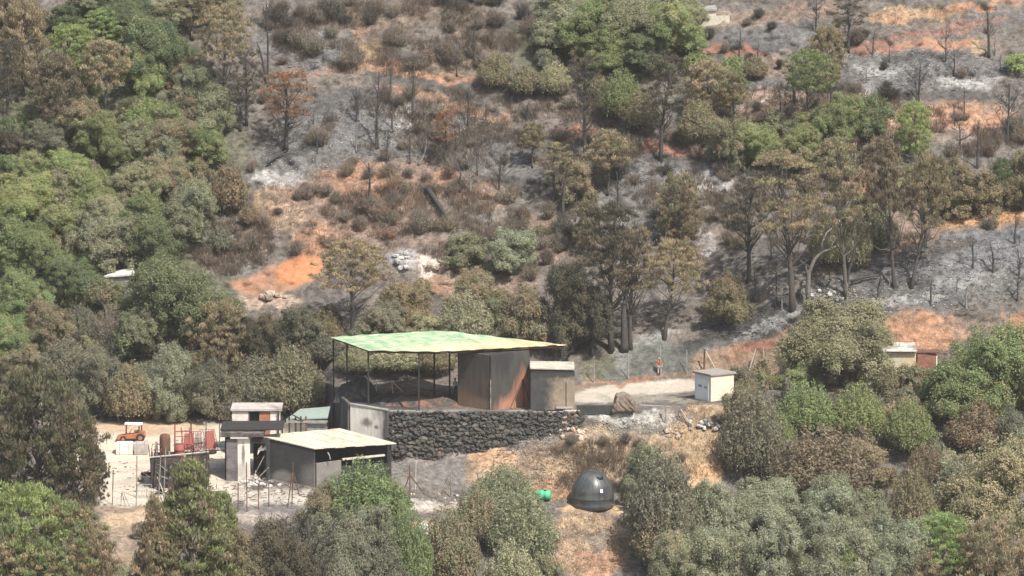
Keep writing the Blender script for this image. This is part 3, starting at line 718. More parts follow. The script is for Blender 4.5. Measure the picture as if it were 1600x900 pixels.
while y < 730:
    x = 607 + (row % 2) * 4.5
    while x < 907:
        bw = random.choice((5, 7, 8, 10, 12, 15)) * random.uniform(.85, 1.15)
        yb = float(np.interp(x, base_x, base_y))
        if y < yb - 1:
            t = (y - 642) / max(10, yb - 642)
            Yd = .05 - .75 * t
            light = x > 872 and y > 652
            c = (.22, .155, .115) if light and random.random() < .75 else random.choice(((.05, .05, .047), (.06, .058, .053), (.045, .048, .046), (.075, .066, .056), (.10, .09, .074)))
            if cnt < 296:
                stone(U(x + bw / 2, y + random.uniform(-2.6, 2.6), Yd + random.uniform(-.1, .1)), (bw / 32 * 1.15, .36, random.uniform(.15, .3)), c, rw, 'stone', (random.uniform(-.4, .4), random.uniform(-.5, .5), random.uniform(-.4, .4))); cnt += 1
        x += bw * .93
    y += 6.3; row += 1
def filler():
    vs, fs = [], []
    T = [(0,2,4),(2,1,4),(1,3,4),(3,0,4),(2,0,5),(1,2,5),(3,1,5),(0,3,5)]
    for _ in range(2600):
        x = random.uniform(606, 907); yb = float(np.interp(x, base_x, base_y)); y = random.uniform(643, yb + 3); t = (y - 642) / max(10, yb - 642)
        c = U(x, y, .05 - .75 * t - random.uniform(.02, .24)); s = random.uniform(.06, .17); b = len(vs)
        for o8 in ((1,0,0),(-1,0,0),(0,1,0),(0,-1,0),(0,0,.7),(0,0,-.7)): vs.append(tuple(c + Vector(o8) * s * random.uniform(.6, 1.3)))
        fs += [tuple(b + i for i in f) for f in T]
    me = bpy.data.meshes.new('filler_stones'); me.from_pydata(vs, [], fs); me.update()
    o = link('filler_stones', me, rw, M_STONE); o.color = (.055, .05, .046, 1); o['kind'] = 'stuff'
filler()
cop = MB()
pts_t = [U(px, 641.5, .1) for px in (608, 650, 700, 760, 820, 880, 906)]
for a, b in zip(pts_t[:-1], pts_t[1:]): cop.wall(a, b - (b - a) * .01, a.z - .18, a.z + random.uniform(-.10, .06), .5)
cop.build('coping', spotted('ash_dusted_mortar', (.22, .21, .195), [(pts_t[-1], (3, 2, 2), (.42, .38, .32), .4), (pts_t[3], (2, 2, 2), (.12, .11, .10), .5)]), rw, .03)

# ------------------------------------------------------------------ canopy
zr = U(654, 549, .2).z
cA, cB, cC, cD, cF = at_z(516, 526.5, zr), at_z(689, 516.5, zr + .05), at_z(885, 538.5, zr - .05), at_z(682, 549.5, zr), at_z(576, 547.5, zr)
canopy = thing('canopy', 'wide flat green and yellow canopy roof on thin black posts above the stone terrace', 'canopy', (cD.x, cD.y + 6, P(700, 615).z))
rt = NT('sun_bleached_roof_sheet'); rp = rt.pos()
nd = (cC - cD); nd.z = 0; nn_ = Vector((-nd.y, nd.x, 0)).normalized()
dt = rt.n('VectorMath', operation='DOT_PRODUCT'); sb = rt.n('VectorMath', operation='SUBTRACT'); rt.l(rp, sb.inputs[0]); sb.inputs[1].default_value = tuple(cD)
rt.l(sb.outputs[0], dt.inputs[0]); dt.inputs[1].default_value = tuple(nn_)
sx = rt.n('SeparateXYZ'); rt.l(rp, sx.inputs[0])
nz = rt.noise(rp, .35, 4, .6); nz2 = rt.noise(rp, .9, 4, .6)
fy = rt.ramp(rt.math('ADD', dt.outputs['Value'], rt.math('MULTIPLY', rt.math('SUBTRACT', nz, .5), 5)), 2.6, 7.0, 1, 0)
fx = rt.ramp(rt.math('ADD', sx.outputs['X'], rt.math('MULTIPLY', rt.math('SUBTRACT', nz2, .5), 3)), -14.0, -8.0, 0, 1)
grn = rt.mix(rt.ramp(nz2, .42, .60), (.29, .50, .29), (.58, .63, .43))
yel = rt.mix(rt.ramp(sx.outputs['X'], -10, -1), (.62, .64, .42), (.66, .56, .32))
yel = rt.mix(rt.ramp(nz2, .5, .7), yel, (.74, .72, .56))
rc = rt.mix(rt.math('MULTIPLY', fy, fx), grn, yel)
oi_ = rt.n('ObjectInfo'); kc_ = rt.n('CombineColor'); vv_ = rt.math('MULTIPLY', rt.ramp(oi_.outputs['Random'], 0, 1, .82, 1.06), rt.ramp(rt.noise(rp, 2.2, 6, .7), .35, .62, .72, 1.05))
for i in range(3): rt.l(vv_, kc_.inputs[i])
rc = rt.mix(1.0, rc, kc_.outputs[0], 'MULTIPLY'); rc = rt.mix(rt.ramp(rt.noise(rp, .8, 6, .75), .60, .72, 0, .6), rc, (.30, .24, .16))
rt.l(rc, rt.b.inputs['Base Color']); rt.b.inputs['Roughness'].default_value = .55; rt.b.inputs['Specular IOR Level'].default_value = .3
# separate roof sheets laid front to back, each a little out of line, with a ragged front edge
def roof_sheets():
    d0 = nd.normalized(); n = 21
    us = [(p - cD).dot(d0) for p in (cA, cF, cD, cC, cB)]; u0, u1 = min(us), max(us); wid = (u1 - u0) / n
    for i in range(n):
        bm = bmesh.new(); f = bm.faces.new([bm.verts.new(p) for p in (cA, cF, cD, cC, cB)])
        for s_, pos in ((1, u0 + i * wid - .05), (-1, u0 + (i + 1) * wid + .02)):
            bmesh.ops.bisect_plane(bm, geom=bm.verts[:] + bm.edges[:] + bm.faces[:], plane_co=cD + d0 * pos, plane_no=d0 * s_, clear_inner=True)
        if not bm.faces: bm.free(); continue
        bmesh.ops.triangulate(bm, faces=bm.faces[:]); bmesh.ops.subdivide_edges(bm, edges=bm.edges[:], cuts=3, use_grid_fill=True)
        off = random.uniform(-.03, .02); jut = random.uniform(-.2, .08); lift = .012 * (i % 2)
        for v in bm.verts:
            dfr = (v.co - cD).dot(nn_)
            k = max(0, 1 - dfr / 4)
            v.co.z += lift + off * k + (float(fbm(v.co.x * .8, v.co.y * .5, 2)) - .5) * .08 - .02 * math.sin(math.pi * ((v.co - cD).dot(d0) - u0) / wid)
            if dfr < .3 and v.co.x > cF.x - .2: v.co += nn_ * jut * -1 * k
            v.co -= ROOT[canopy]
        g_ = bmesh.ops.extrude_face_region(bm, geom=bm.faces[:])
        for e in g_['geom']:
            if isinstance(e, bmesh.types.BMVert): e.co.z -= .03
        bmesh.ops.recalc_face_normals(bm, faces=bm.faces[:])
        me = bpy.data.meshes.new('roof_sheet'); bm.to_mesh(me); bm.free(); link('roof_sheet', me, canopy, rt.m)
roof_sheets()
def edge_beam(a, b, dz=.16, w=.12, hgt=.22):
    a = a - Vector((0, 0, dz)); b = b - Vector((0, 0, dz)); L = (b - a).length; m = (a + b) / 2; d = b - a
    MB().box(m, (L, w, hgt), math.atan2(d.y, d.x), (0, -math.asin(d.z / L))).build('beam', M_RUSTB, canopy)
M_RUSTB = surface('charred_beam', (.075, .04, .032), .8, .3, 3)
ins = (cA + cB + cC + cD) / 4
sh = lambda p, k=.04: p.lerp(ins, k)
for a, b in ((sh(cA), sh(cF)), (sh(cF, .05), sh(cD, .05)), (sh(cD), sh(cC)), (sh(cC, .05), sh(cB, .05)), (sh(cB), sh(cA, .05))): edge_beam(a, b)
for t in (.25, .5, .75): edge_beam(sh(cF.lerp(cD, t) if t < .6 else cD.lerp(cC, .35), .06), sh(cA.lerp(cB, t * .9), .06), .3, .1, .16)
def canopy_post(px, Y, ztop, zbot, r=.085):
    p = U(px, 560, Y); MB().box((p.x, p.y, (zbot + ztop) / 2), (r * 2, r * 2, ztop - zbot)).build('post', M_POST, canopy)
canopy_post(521, cA.y - .5, zr - .2, -4.6)
canopy_post(542, 6.2, zr - .2, -.9)
canopy_post(575.5, 1.6, zr - .2, -.6)
canopy_post(654.5, .5, zr - .2, -.5, .07)
canopy_post(678.5, 9.0, zr - .3, -.5)
canopy_post(702.5, 8.6, zr - .3, -.5)
canopy_post(879, cC.y + .1, zr - .25, -.3, .11)

# ------------------------------------------------------------------ burnt block room under the canopy
def corner_box(corner, la, lb, th):          # nearest corner, lengths going left-back and right-back, turn
    dr = Vector((math.cos(th), math.sin(th), 0)); dl = Vector((-math.sin(th), math.cos(th), 0))
    return corner, corner + dr * lb, corner + dr * lb + dl * la, corner + dl * la
kc = U(767, 642, .55); kc.z = U(767, 641, .55).z
k0, k1, k2, k3 = corner_box(kc, 4.6, 5.15, R(44))
kiosk = thing('burnt_kiosk', 'soot grey square block room under the canopy with an orange clay corner at its foot', 'building', tuple(kc))
zk0, zk1 = kc.z - .15, zr - .42
mk1 = spotted('burnt_render', (.125, .10, .085), [(k3 + Vector((.6, -.6, .6)), (1.6, 1.6, 1.0), (.23, .145, .10), .5), (kc + Vector((-1, 1, .4)), (2.2, 2.2, .6), (.27, .18, .125), .45), (k3 + Vector((1.3, -1.3, 4.5)), (3, 3, 1.2), (.10, .09, .082), .5)], streak=True)
mk2 = spotted('burnt_clay_render', (.06, .057, .052), [(k0.lerp(k1, .92) + Vector((0, 0, .2)), (1.7, 1.7, 3.0), (.44, .21, .135), .3), (k0.lerp(k1, .45) + Vector((0, 0, -.2)), (1.7, 1.7, 1.4), (.36, .18, .12), .35), (k0.lerp(k1, .25) + Vector((0, 0, 5)), (1.5, 1.5, 1.6), (.04, .04, .04), .4)], streak=True)  # the dark spot at the top paints the canopy roof's shadow on this wall
def shell(parent, a, b, z0, z1, mat, th=.25, name='wall'): return MB().wall(a, b, z0, z1, th).build(name, mat, parent, .015)
nrm_ = lambda a, b: (b - a).normalized()
shell(kiosk, k3, k0 - nrm_(k3, k0) * .13, zk0, zk1, mk1); shell(kiosk, k0 + nrm_(k0, k1) * -.12, k1, zk0, zk1 - .003, mk2)
shell(kiosk, k1 + nrm_(k1, k2) * .13, k2, zk0, zk1 - .006, mk1); shell(kiosk, k2 + nrm_(k2, k3) * .13, k3 - nrm_(k2, k3) * .13, zk0, zk1 - .009, mk1)
MB().slab([k0 + Vector((0, .3, zk1 - k0.z)), k1 + Vector((-.3, 0, zk1 - k1.z)), k2 + Vector((0, -.3, zk1 - k2.z)), k3 + Vector((.3, 0, zk1 - k3.z))], .12).build('ceiling_slab', mk2, kiosk)
MB().box((kc.x - .02, kc.y - .17, (zk0 + 2.9) / 2), (.10, .07, 2.9 - zk0)).build('corner_bead', M_WOOD, kiosk)
# bent rods leaning on its clay corner
tr_ = thing('rod_tripod', 'thin dark rods standing as a tripod against the orange clay corner', 'rods', tuple(k0.lerp(k1, .8)))
ap = k0.lerp(k1, .82) + Vector((.05, -.25, 2.7))
for q, dx in ((.45, -.35), (.83, -.5), (1.0, -.2)):
    f = k0.lerp(k1, q) + Vector((.2, dx, -.1)); MB().tube([f, f.lerp(ap, .5) + Vector((.03, -.03, 0)), ap + Vector((.03 * q, 0, .05 * q))], [.035, .03, .03], 5).build('rod', M_POST, tr_)

# ------------------------------------------------------------------ low annex on the right of it
an = thing('stone_annex', 'low square grey room with a tilted pale slab roof right of the burnt block room', 'building', tuple(U(862, 638, 1.2)))
a0 = U(829, 638, .9); a1 = U(896, 637, 1.0); za0, za1 = a0.z - .15, U(860, 581, 1).z
ma = spotted('smoked_block', (.27, .22, .165), [(a0 + Vector((.6, 0, 1.5)), (1.5, 3, 4), (.06, .06, .06), .45), (a0 + Vector((2, 0, 3.6)), (5, 3, .75), (.05, .05, .05), .35)])
back = Vector((0, 3.2, 0))
MB().wall(a0, a1, za0, za1, .25).build('wall', ma, an, .015)
MB().wall(a1 + Vector((0, .13, 0)), a1 + back, za0, za1 - .003, .25).build('wall', ma, an, .015)
MB().wall(a0 + Vector((0, .13, 0)), a0 + back, za0, za1 - .006, .25).build('wall', ma, an, .015)
MB().wall(a0 + back + Vector((.13, 0, 0)), a1 + back - Vector((.13, 0, 0)), za0, za1 - .009, .25).build('wall', ma, an, .015)
MB().slab([a0 + Vector((-.05, -.25, za1 - a0.z + .46)), a1 + Vector((.1, -.25, za1 - a1.z + .34)), a1 + back + Vector((.1, .2, za1 - a1.z + .5)), a0 + back + Vector((-.05, .2, za1 - a0.z + .6))], .16).build('roof_slab', surface('pale_slab', (.44, .41, .34), .8, .2, 2, (.3, .27, .22), .35), an, .03)
MB().wall(a0 + Vector((0, -.05, 0)), a1 + Vector((0, -.05, 0)), za1 + .003, za1 + .17, .2).build('lintel', M_POST, an)
MB().box(a1 + Vector((-.72, -.16, 1.25)), (.06, .06, 2.6)).build('pipe', M_POST, an)
MB().box(a1 + Vector((-.9, -.35, .05)), (1.6, .5, .14), .1).build('door_step', M_CONC, an)
# ------------------------------------------------------------------ rubble and frames on the terrace
def heap(px, py, w, d, h, mat, name, label, cat, seed=0, lift=0):
    bm = bmesh.new(); bmesh.ops.create_grid(bm, x_segments=18, y_segments=12, size=1)
    for v in bm.verts:
        r2 = v.co.x ** 2 + v.co.y ** 2; k = max(0, 1 - r2) ** .7
        z = h * k * (.6 + .8 * float(fbm(v.co.x * 2.2 + seed * 7, v.co.y * 2.2 + seed, 3))) - .15
        v.co = Vector((v.co.x * w / 2, v.co.y * d / 2, z + .12 * float(vnoise(v.co.x * 9 + seed, v.co.y * 9)) * k))
    me = bpy.data.meshes.new(name); bm.to_mesh(me); bm.free()
    o = link(name, me, None, mat); o.location = P(px, py, lift); return tag(o, label, cat)
M_NET = surface('burnt_netting', (.028, .028, .031), .85, .35, 2, (.09, .085, .08), .35, 1)
M_RUBB = surface('burnt_rubble', (.07, .06, .054), .95, .5, 2.5, (.22, .11, .08), .45, 1.2, 0, .6)
heap(558, 622, 4.6, 4, 2.0, M_NET, 'burnt_netting_heap', 'peaked heap of black burnt netting at the left end under the canopy', 'heap', 1)
heap(655, 632, 8.5, 3.2, .95, M_RUBB, 'rubble_heap', 'low reddish black rubble heap in the middle of the canopy floor', 'rubble', 2)
heap(600, 630, 4, 3, .75, M_NET, 'charred_debris', 'flat black charred debris beside the white wooden frame', 'debris', 3)
heap(692, 633, 3.2, 2.0, .8, M_RUBB, 'rubble_heap', 'small dark rubble heap against the burnt block room', 'rubble', 4)
fr = thing('wooden_frame', 'thin white timber frame behind the rubble under the canopy', 'frame', tuple(P(590, 614)))
b_ = P(590, 614); fy_ = b_.y
def bar(parent, x0, y0, x1, y1, Y, r, mat, name='bar', Y1=None):
    return MB().tube([U(x0, y0, Y), U(x1, y1, Y if Y1 is None else Y1)], r, 5).build(name, mat, parent)
for q in ((588, 618, 588, 596), (615, 622, 612, 595), (584, 596.5, 617, 595), (560, 601, 585, 598), (614, 597, 630, 613), (560, 614, 561, 601)): bar(fr, *q, fy_, .05, M_PALE)

# ------------------------------------------------------------------ small utility hut
hc = P(1111, 627.5)
h0, h1, h2, h3 = corner_box(hc, 2.62, 2.72, R(34))
hut = thing('utility_hut', 'small cream utility hut with a white metal door and flat grey roof beside the road', 'hut', tuple(hc))
zh0, zh1 = hc.z - .1, U(1111, 588, hc.y).z
mh = spotted('cream_render', (.64, .575, .47), [(h1 + Vector((-.4, 0, .2)), (1, 1, .5), (.50, .41, .30), .5)], var=.08)
mh2 = surface('white_hut_render', (.62, .63, .62), .7, .08, 2, (.42, .42, .41), .25)
shell(hut, h3, h0 - nrm_(h3, h0) * .09, zh0, zh1, mh2, .18); shell(hut, h0 - nrm_(h0, h1) * .09, h1, zh0, zh1 - .003, mh, .18)
shell(hut, h1 + nrm_(h1, h2) * .1, h2, zh0, zh1 - .006, mh, .18); shell(hut, h2 + nrm_(h2, h3) * .1, h3 - nrm_(h2, h3) * .1, zh0, zh1 - .009, mh, .18)
ce = (h0 + h2) / 2
MB().box((ce.x, ce.y, zh1 + .115), (3.15, 3.05, .22), R(34)).build('roof_slab', surface('roof_concrete', (.27, .245, .22), .9, .15, 2), hut, .03)
dmat = surface('white_metal_door', (.70, .74, .76), .5, .06, 2, (.52, .55, .56), .3, 1.0)
dl_ = nrm_(h0, h3); dn_ = Vector((dl_.y, -dl_.x, 0)) * -1
if dn_.y > 0: dn_ = -dn_
def plate(parent, a, b, z0, z1, off, th, mat, name): return MB().wall(a + dn_ * off, b + dn_ * off, z0, z1, th).build(name, mat, parent)
door = plate(hut, h0 + dl_ * .3, h0 + dl_ * 2.35, zh0 + .15, zh1 - .45, .11, .05, dmat, 'door')
for a_, b_2, z_ in ((.5, .95, 1.35), (1.35, 1.95, 1.4)):
    MB().wall(h0 + dl_ * a_ + dn_ * .145, h0 + dl_ * b_2 + dn_ * .145, zh0 + z_, zh0 + z_ + .2, .02).build('vent', M_CONC, door, root=hut)
MB().tube([h1 - nrm_(h0, h1) * 1.05 + Vector((0, -.14, .55)), h1 - nrm_(h0, h1) * 1.05 + Vector((.05, -.03, .55))], .12, 10).build('meter_port', M_POST, hut)

# ------------------------------------------------------------------ water tank
tc = P(926, 788); tank = thing('water_tank', 'big dark grey plastic dome water tank sitting on the orange slope', 'water tank', tuple(tc))
tank_r = 33.5 / ppm(tc.y); tank_h = 53 / ppm(tc.y)
mt = NT('grey_polyethylene'); mt.b.inputs['Roughness'].default_value = .38; mt.b.inputs['Specular IOR Level'].default_value = .5
mt.l(mt.mix(mt.ramp(mt.noise(mt.pos(), 1.2, 4), .4, .62, 0, .8), (.040, .048, .055), (.10, .095, .085)), mt.b.inputs['Base Color'])
def lathe(prof, n, c, name, mat, parent, root=None, cap=True):
    mb = MB(); vs = []; fs = []
    for r_, z in prof:
        for j in range(n): a = 2 * math.pi * j / n; vs.append(Vector(c) + Vector((r_ * math.cos(a), r_ * math.sin(a), z)))
    for i in range(len(prof) - 1):
        for j in range(n): fs.append((i*n+j, i*n+(j+1) % n, (i+1)*n+(j+1) % n, (i+1)*n+j))
    if cap: fs.append(tuple((len(prof)-1)*n+j for j in range(n))); fs.append(tuple(range(n-1, -1, -1)))
    mb.add(vs, fs); return mb.build(name, mat, parent, smooth=True, root=root)
prof = [(1.0, -.1), (1.02, .0), (1.02, .03), (1.0, .05), (1.0, .20), (1.015, .215), (1.015, .235), (1.0, .25), (1.0, .40), (.975, .50), (.90, .63), (.78, .76), (.62, .88), (.46, .965), (.34, 1.0), (.02, 1.01)]
lathe([(r_ * tank_r, z * tank_h) for r_, z in prof], 40, tc, 'dome', mt.m, tank)
for k_ in range(9):
    an_ = R(200 + k_ * 17.5); q_ = [tc + Vector((math.cos(an_) * r_ * tank_r * 1.004, math.sin(an_) * r_ * tank_r * 1.004, z * tank_h)) for r_, z in prof[4:14]]
    MB().tube(q_, .022, 5).build('rib', mt.m, tank, smooth=True)
md = surface('black_plastic', (.022, .024, .026), .5, .15, 3)
lathe([(.45, 0), (.45, .24), (.40, .30), (.02, .31)], 16, tc + Vector((tank_r * .28, -tank_r * .42, tank_h * .80)), 'hatch', md, tank)
MB().box(tc + Vector((-tank_r * .52, -.2, tank_h * .90)), (.28, .25, .2)).build('inlet', md, tank, .03)
MB().box(tc + Vector((tank_r * .40, -tank_r * .90, tank_h * .50)), (.26, .05, .34), R(24), (-.2, 0)).build('label', surface('white_sticker', (.8, .8, .8), .5, .03, 2), tank)
MB().tube([tc + Vector((tank_r * .9, -tank_r * .5, .15)), tc + Vector((tank_r * 1.15, -tank_r * .75, .1)), tc + Vector((tank_r * 1.6, -tank_r * .8, .02))], .05, 6).build('outlet_pipe', M_GALV, tank)
gb = P(855, 781)
gt = thing('green_barrel', 'bright green plastic barrel lying in the scrub left of the water tank', 'barrel', tuple(gb))
mg = surface('green_plastic', (.08, .48, .24), .45, .12, 2)
def barrel(c, dirv, L, r_, mat, parent):
    d = Vector(dirv).normalized(); t = [0, .03, .3, .32, .36, .38, .66, .68, .72, .74, .97, 1.0]; rr_ = [.9, 1, 1, 1.05, 1.05, 1, 1, 1.05, 1.05, 1, 1, .9]
    return MB().tube([Vector(c) + d * L * a for a in t], [r_ * q for q in rr_], 16).build('barrel_body', mat, parent, smooth=True)
barrel(gb + Vector((-.9, .1, .50)), (1, -.25, -.02), 1.25, .44, mg, gt)
lathe([(.14, 0), (.14, .12), (.02, .13)], 10, gb + Vector((-.2, -.1, .88)), 'bung', md, gt)

# ------------------------------------------------------------------ road side: boulder, whitewashed kerb wall, poles
def boulder(px, py, w, d, h, colr, label):
    bm = bmesh.new(); bmesh.ops.create_icosphere(bm, subdivisions=4, radius=1)
    for v in bm.verts:
        q = v.co.copy(); m_ = max(abs(q.x), abs(q.y), abs(q.z)); q = q / m_ * .45 + q * .55
        n_ = float(fbm(q.x * 1.6 + q.z + 5, q.y * 1.6 + 3, 4)) - .5; n2 = float(vnoise(q.x * 6 + q.z * 5, q.y * 6 + 9)) - .5
        q *= 1 + n_ * .55 + n2 * .08
        q.x *= 1 - .22 * q.z; v.co = Vector((q.x * w, q.y * d, (q.z + .8) * h))
    me = bpy.data.meshes.new('boulder'); bm.to_mesh(me); bm.free()
    o = link('boulder', me, None, surface('boulder_rock', colr, .95, .45, 1.2, (.07, .06, .055), .45, .9, 0, .8)); o.location = P(px, py)
    return tag(o, label, 'boulder')
boulder(976, 641, 1.1, .9, .95, (.21, .165, .13), 'big grey brown boulder standing at the road edge right of the annex')
lw = thing('low_wall', 'low sooty wall with whitewashed rubble foot between annex and boulder', 'wall', tuple(P(935, 650)))
c0, c1 = P(901, 645), P(958, 646)
MB().wall(c0, c1, c0.z - .2, c0.z + .75, .4).build('wall_face', surface('black_wall', (.045, .05, .048), .8, .3, 2), lw, .03)
for i in range(22):
    px = random.uniform(925, 990); py = 655 + random.uniform(-6, 8) - (px - 925) * .03
    stone(P(px, py, .05), (random.uniform(.15, .34), .2, random.uniform(.12, .28)), (.34, .33, .32) if random.random() < .65 else (.10, .10, .10), lw)
MB().wall(P(1000, 634), P(1075, 636), P(1000, 634).z - .2, P(1000, 634).z + .12, .3).build('kerb', M_CONC, lw, .03)
def pole(x0, y0, x1, y1, r, mat, name, label, cat, group=None, Y=None):
    b = P(x0, y0); t = U(x1, y1, b.y if Y is None else Y)
    o = thing(name, label, cat, tuple(b), group)
    MB().tube([b - Vector((0, 0, .15)), b.lerp(t, .5), t], [r, r * .95, r * .9], 6).build('shaft', mat, o)
    MB().tube([t - (t - b).normalized() * .06, t + (t - b).normalized() * .02], r * 1.25, 6).build('end_cap', mat, o)
    return o
pole(1040, 661, 1039.5, 632, .06, M_GALV, 'metal_post', 'pale upright post on the grey bank below the road, left of the utility hut', 'post')
pole(1077, 665, 1061, 641, .07, M_WOOD, 'leaning_stake', 'dark leaning stake at the top of the straw slope below the hut', 'stake')
pole(1079, 663, 1064, 640, .05, M_PALE, 'leaning_stake', 'thin pale stake leaning beside the darker one below the hut', 'stake')

# ------------------------------------------------------------------ fence on the foot of the grey slope
fe = thing('wire_fence', 'wire fence with pale posts along the foot of the grey slope behind the road', 'fence', tuple(P(1000, 595)))
fps = [(928, 598, 556), (982, 594, 552), (1032, 588, 540), (1073, 586, 546)]
tops = []
for px, by, ty in fps:
    b = P(px, by); t = U(px, ty, b.y); MB().tube([b - Vector((0, 0, .2)), t], .055, 6).build('post', M_GALV, fe); tops.append((b, t))
wr = MB()
for (b, t), (b2, t2) in zip(tops[:-1], tops[1:]):
    for k in (.12, .4, .68, .95): wr.tube([b.lerp(t, k), b.lerp(t, k).lerp(b2.lerp(t2, k), .5) - Vector((0, 0, .05)), b2.lerp(t2, k)], .012, 3)
wr.build('wire', M_GALV, fe)['kind'] = 'stuff'
af = thing('timber_brace', 'rusty post with a pale diagonal brace on the bank behind the utility hut', 'brace', tuple(P(1100, 586)))
bY = P(1100, 586).y
bar(af, 1100, 588, 1101, 545, bY, .09, M_RUST, 'upright'); bar(af, 1119, 578, 1103, 549, bY - .3, .06, M_PALE, 'brace'); bar(af, 1099, 587, 1092, 566, bY, .05, M_RUST, 'brace')
af2 = thing('timber_brace', 'pair of leaning pale stakes on the red bank right of the utility hut', 'brace', tuple(P(1172, 590)))
bY = P(1172, 590).y
bar(af2, 1166, 594, 1181, 545, bY, .06, M_PALE, 'stake'); bar(af2, 1172, 580, 1183, 548, bY, .06, M_WOOD, 'stake'); bar(af2, 1194, 578, 1193, 543, bY, .04, M_PALE, 'stake')

# ------------------------------------------------------------------ house behind the olive tree
hs = thing('cottage', 'low pale cottage half hidden behind the round olive tree under the red bank', 'house', tuple(P(1335, 598)))
hY = P(1335, 600).y + .4
q0, q1 = U(1246, 600, hY), U(1429, 601, hY - .8)
zq0, zq1 = q0.z - .3, U(1340, 549, hY).z
mw = spotted('cream_cottage_wall', (.55, .48, .36), [(q0 + Vector((3.6, 0, 1)), (2.2, 3, 2.2), (.17, .145, .125), .4), (q0 + Vector((7, 0, 2.5)), (2.5, 3, 1), (.30, .27, .23), .4), (q1 + Vector((0, 0, 1.2)), (1.2, 3, 2.4), (.58, .46, .31), .3)], var=.12)
MB().wall(q0, q1, zq0, zq1, .25).build('wall', mw, hs, .015)
MB().wall(q1 + Vector((0, .14, 0)), q1 + Vector((0, 4, 0)), zq0, zq1 - .003, .25).build('wall', mw, hs)
MB().wall(q0 + Vector((0, .14, 0)), q0 + Vector((0, 4, 0)), zq0, zq1 - .006, .25).build('wall', mw, hs)
MB().slab([q0 + Vector((-.3, -.5, zq1 - q0.z + .2)), q1 + Vector((.2, -.5, zq1 - q1.z + .25)), q1 + Vector((.2, 4.2, zq1 - q1.z + .75)), q0 + Vector((-.3, 4.2, zq1 - q0.z + .7))], .14).build('roof', surface('pale_cottage_roof', (.46, .45, .42), .8, .25, 1.5, (.2, .18, .16), .5, .5), hs, .02)
for i in range(5): MB().box(q0 + Vector((.12 + i * .19, -.19, 1.1)), (.12, .09, 2.5)).build('slat', surface('yellow_sheet', (.66, .56, .27), .6, .12, 2) if i == 0 else bpy.data.materials['yellow_sheet'], hs)
MB().box(q0.lerp(q1, .3) + Vector((0, -.16, .8)), (1.2, .08, 2.1)).build('door', M_WOOD, hs)
MB().tube([q1 + Vector((.18, -.25, -.4)), q1 + Vector((.18, -.25, 3.1))], .06, 6).build('downpipe', M_POST, hs)
ss = thing('side_shed', 'small reddish brick shed joined to the right end of the pale cottage', 'shed', tuple(P(1446, 600)))
r0, r1 = q1 + Vector((.3, .6, 0)), U(1463, 598, hY)
MB().wall(r0, r1, zq0, U(1446, 553, hY).z, .22).build('wall', surface('red_block', (.27, .12, .085), .9, .3, 3, (.12, .07, .06), .4, 1), ss)
MB().box(r0.lerp(r1, .5) + Vector((0, 1.2, U(1446, 551, hY).z - r0.z)), (2.3, 2.8, .12)).build('roof', M_RUST, ss)
MB().box(r1 + Vector((0, -.12, 1.9)), (.12, .12, 1.7)).build('post', M_WHITE, ss)

# ------------------------------------------------------------------ burnt building beside the yard
bb = thing('burnt_building', 'fire blackened building with a sloping tan roof and an empty doorway beside the yard', 'building', tuple(P(470, 757)))
by_ = P(440, 757)
D_ = U(490, 700.5, -13.2); A_ = U(405, 680.5, -10.6); B_ = U(531, 669.5, -6.6); C_ = U(618, 692.5, -9.2)
roof_m = surface('tan_roof_sheet', (.55, .46, .36), .8, .14, 1.2, (.42, .32, .24), .35, .5)
# roof as separate overlapping sheets with ragged eaves
for i in range(8):
    t0, t1 = i / 8 + .002, (i + 1) / 8 - .002; lift = Vector((0, 0, .03 * (i % 2)))
    dz = random.uniform(-.12, .06)
    fr0, fr1 = D_.lerp(C_, t0), D_.lerp(C_, t1); bk0, bk1 = A_.lerp(B_, t0), A_.lerp(B_, t1)
    e0 = (fr0 - bk0).normalized() * (.1 + dz); e1 = (fr1 - bk1).normalized() * (.1 + dz)
    MB().slab([fr0 + e0 + lift, fr1 + e1 + lift, bk1 + lift, bk0 + lift], .09).build('roof_sheet', roof_m, bb)
zg = by_.z - .6
def down(p, dz=-.12): return Vector((p.x, p.y, p.z + dz))
def poly_wall(a, b, za, zb, z0, th, mat, name='wall'):   # wall whose top slopes
    d = (b - a); d.z = 0; d.normalize(); n_ = Vector((-d.y, d.x, 0)) * th / 2
    vs = [Vector((p.x, p.y, z)) + s_ * n_ for s_ in (-1, 1) for p, z in ((a, z0), (b, z0), (b, zb), (a, za))]
    return MB().add(vs, [(0,1,2,3), (7,6,5,4), (0,4,5,1), (1,5,6,2), (2,6,7,3), (3,7,4,0)]).build(name, mat, bb)
Ai, Bi, Ci, Di = (p.lerp((A_ + B_ + C_ + D_) / 4, .07) for p in (A_, B_, C_, D_))
mbl = spotted('sooty_wall', (.042, .042, .043), [(Vector((Ai.x + 1.8, Ai.y - 1, zg + 1.1)), (1.0, 3, .6), (.20, .19, .17), .4), (Vector((Ai.x + 1.0, Ai.y - 1, zg + .1)), (2.2, 3, .6), (.17, .13, .112), .35), (Vector((Di.x, Di.y, zg + 1.2)), (1.3, 3, 1.4), (.15, .14, .128), .4)])
poly_wall(Ai, Di, Ai.z - .14, Di.z - .14, zg - 1, .25, mbl)
fz = U(560, 720, -11.5).z
mid = Di.lerp(Ci, .34)
poly_wall(Di + (Ci - Di).normalized() * .13, mid, fz, fz + .1, zg - 1, .25, spotted('grey_burnt_wall', (.19, .18, .165), [(Vector((mid.x, mid.y, zg)), (1.2, 2, 1.5), (.10, .095, .09), .4)]))
poly_wall(mid + (Ci - Di).normalized() * .02, Ci, fz - .5, fz - .6, zg - 1, .25, mbl)
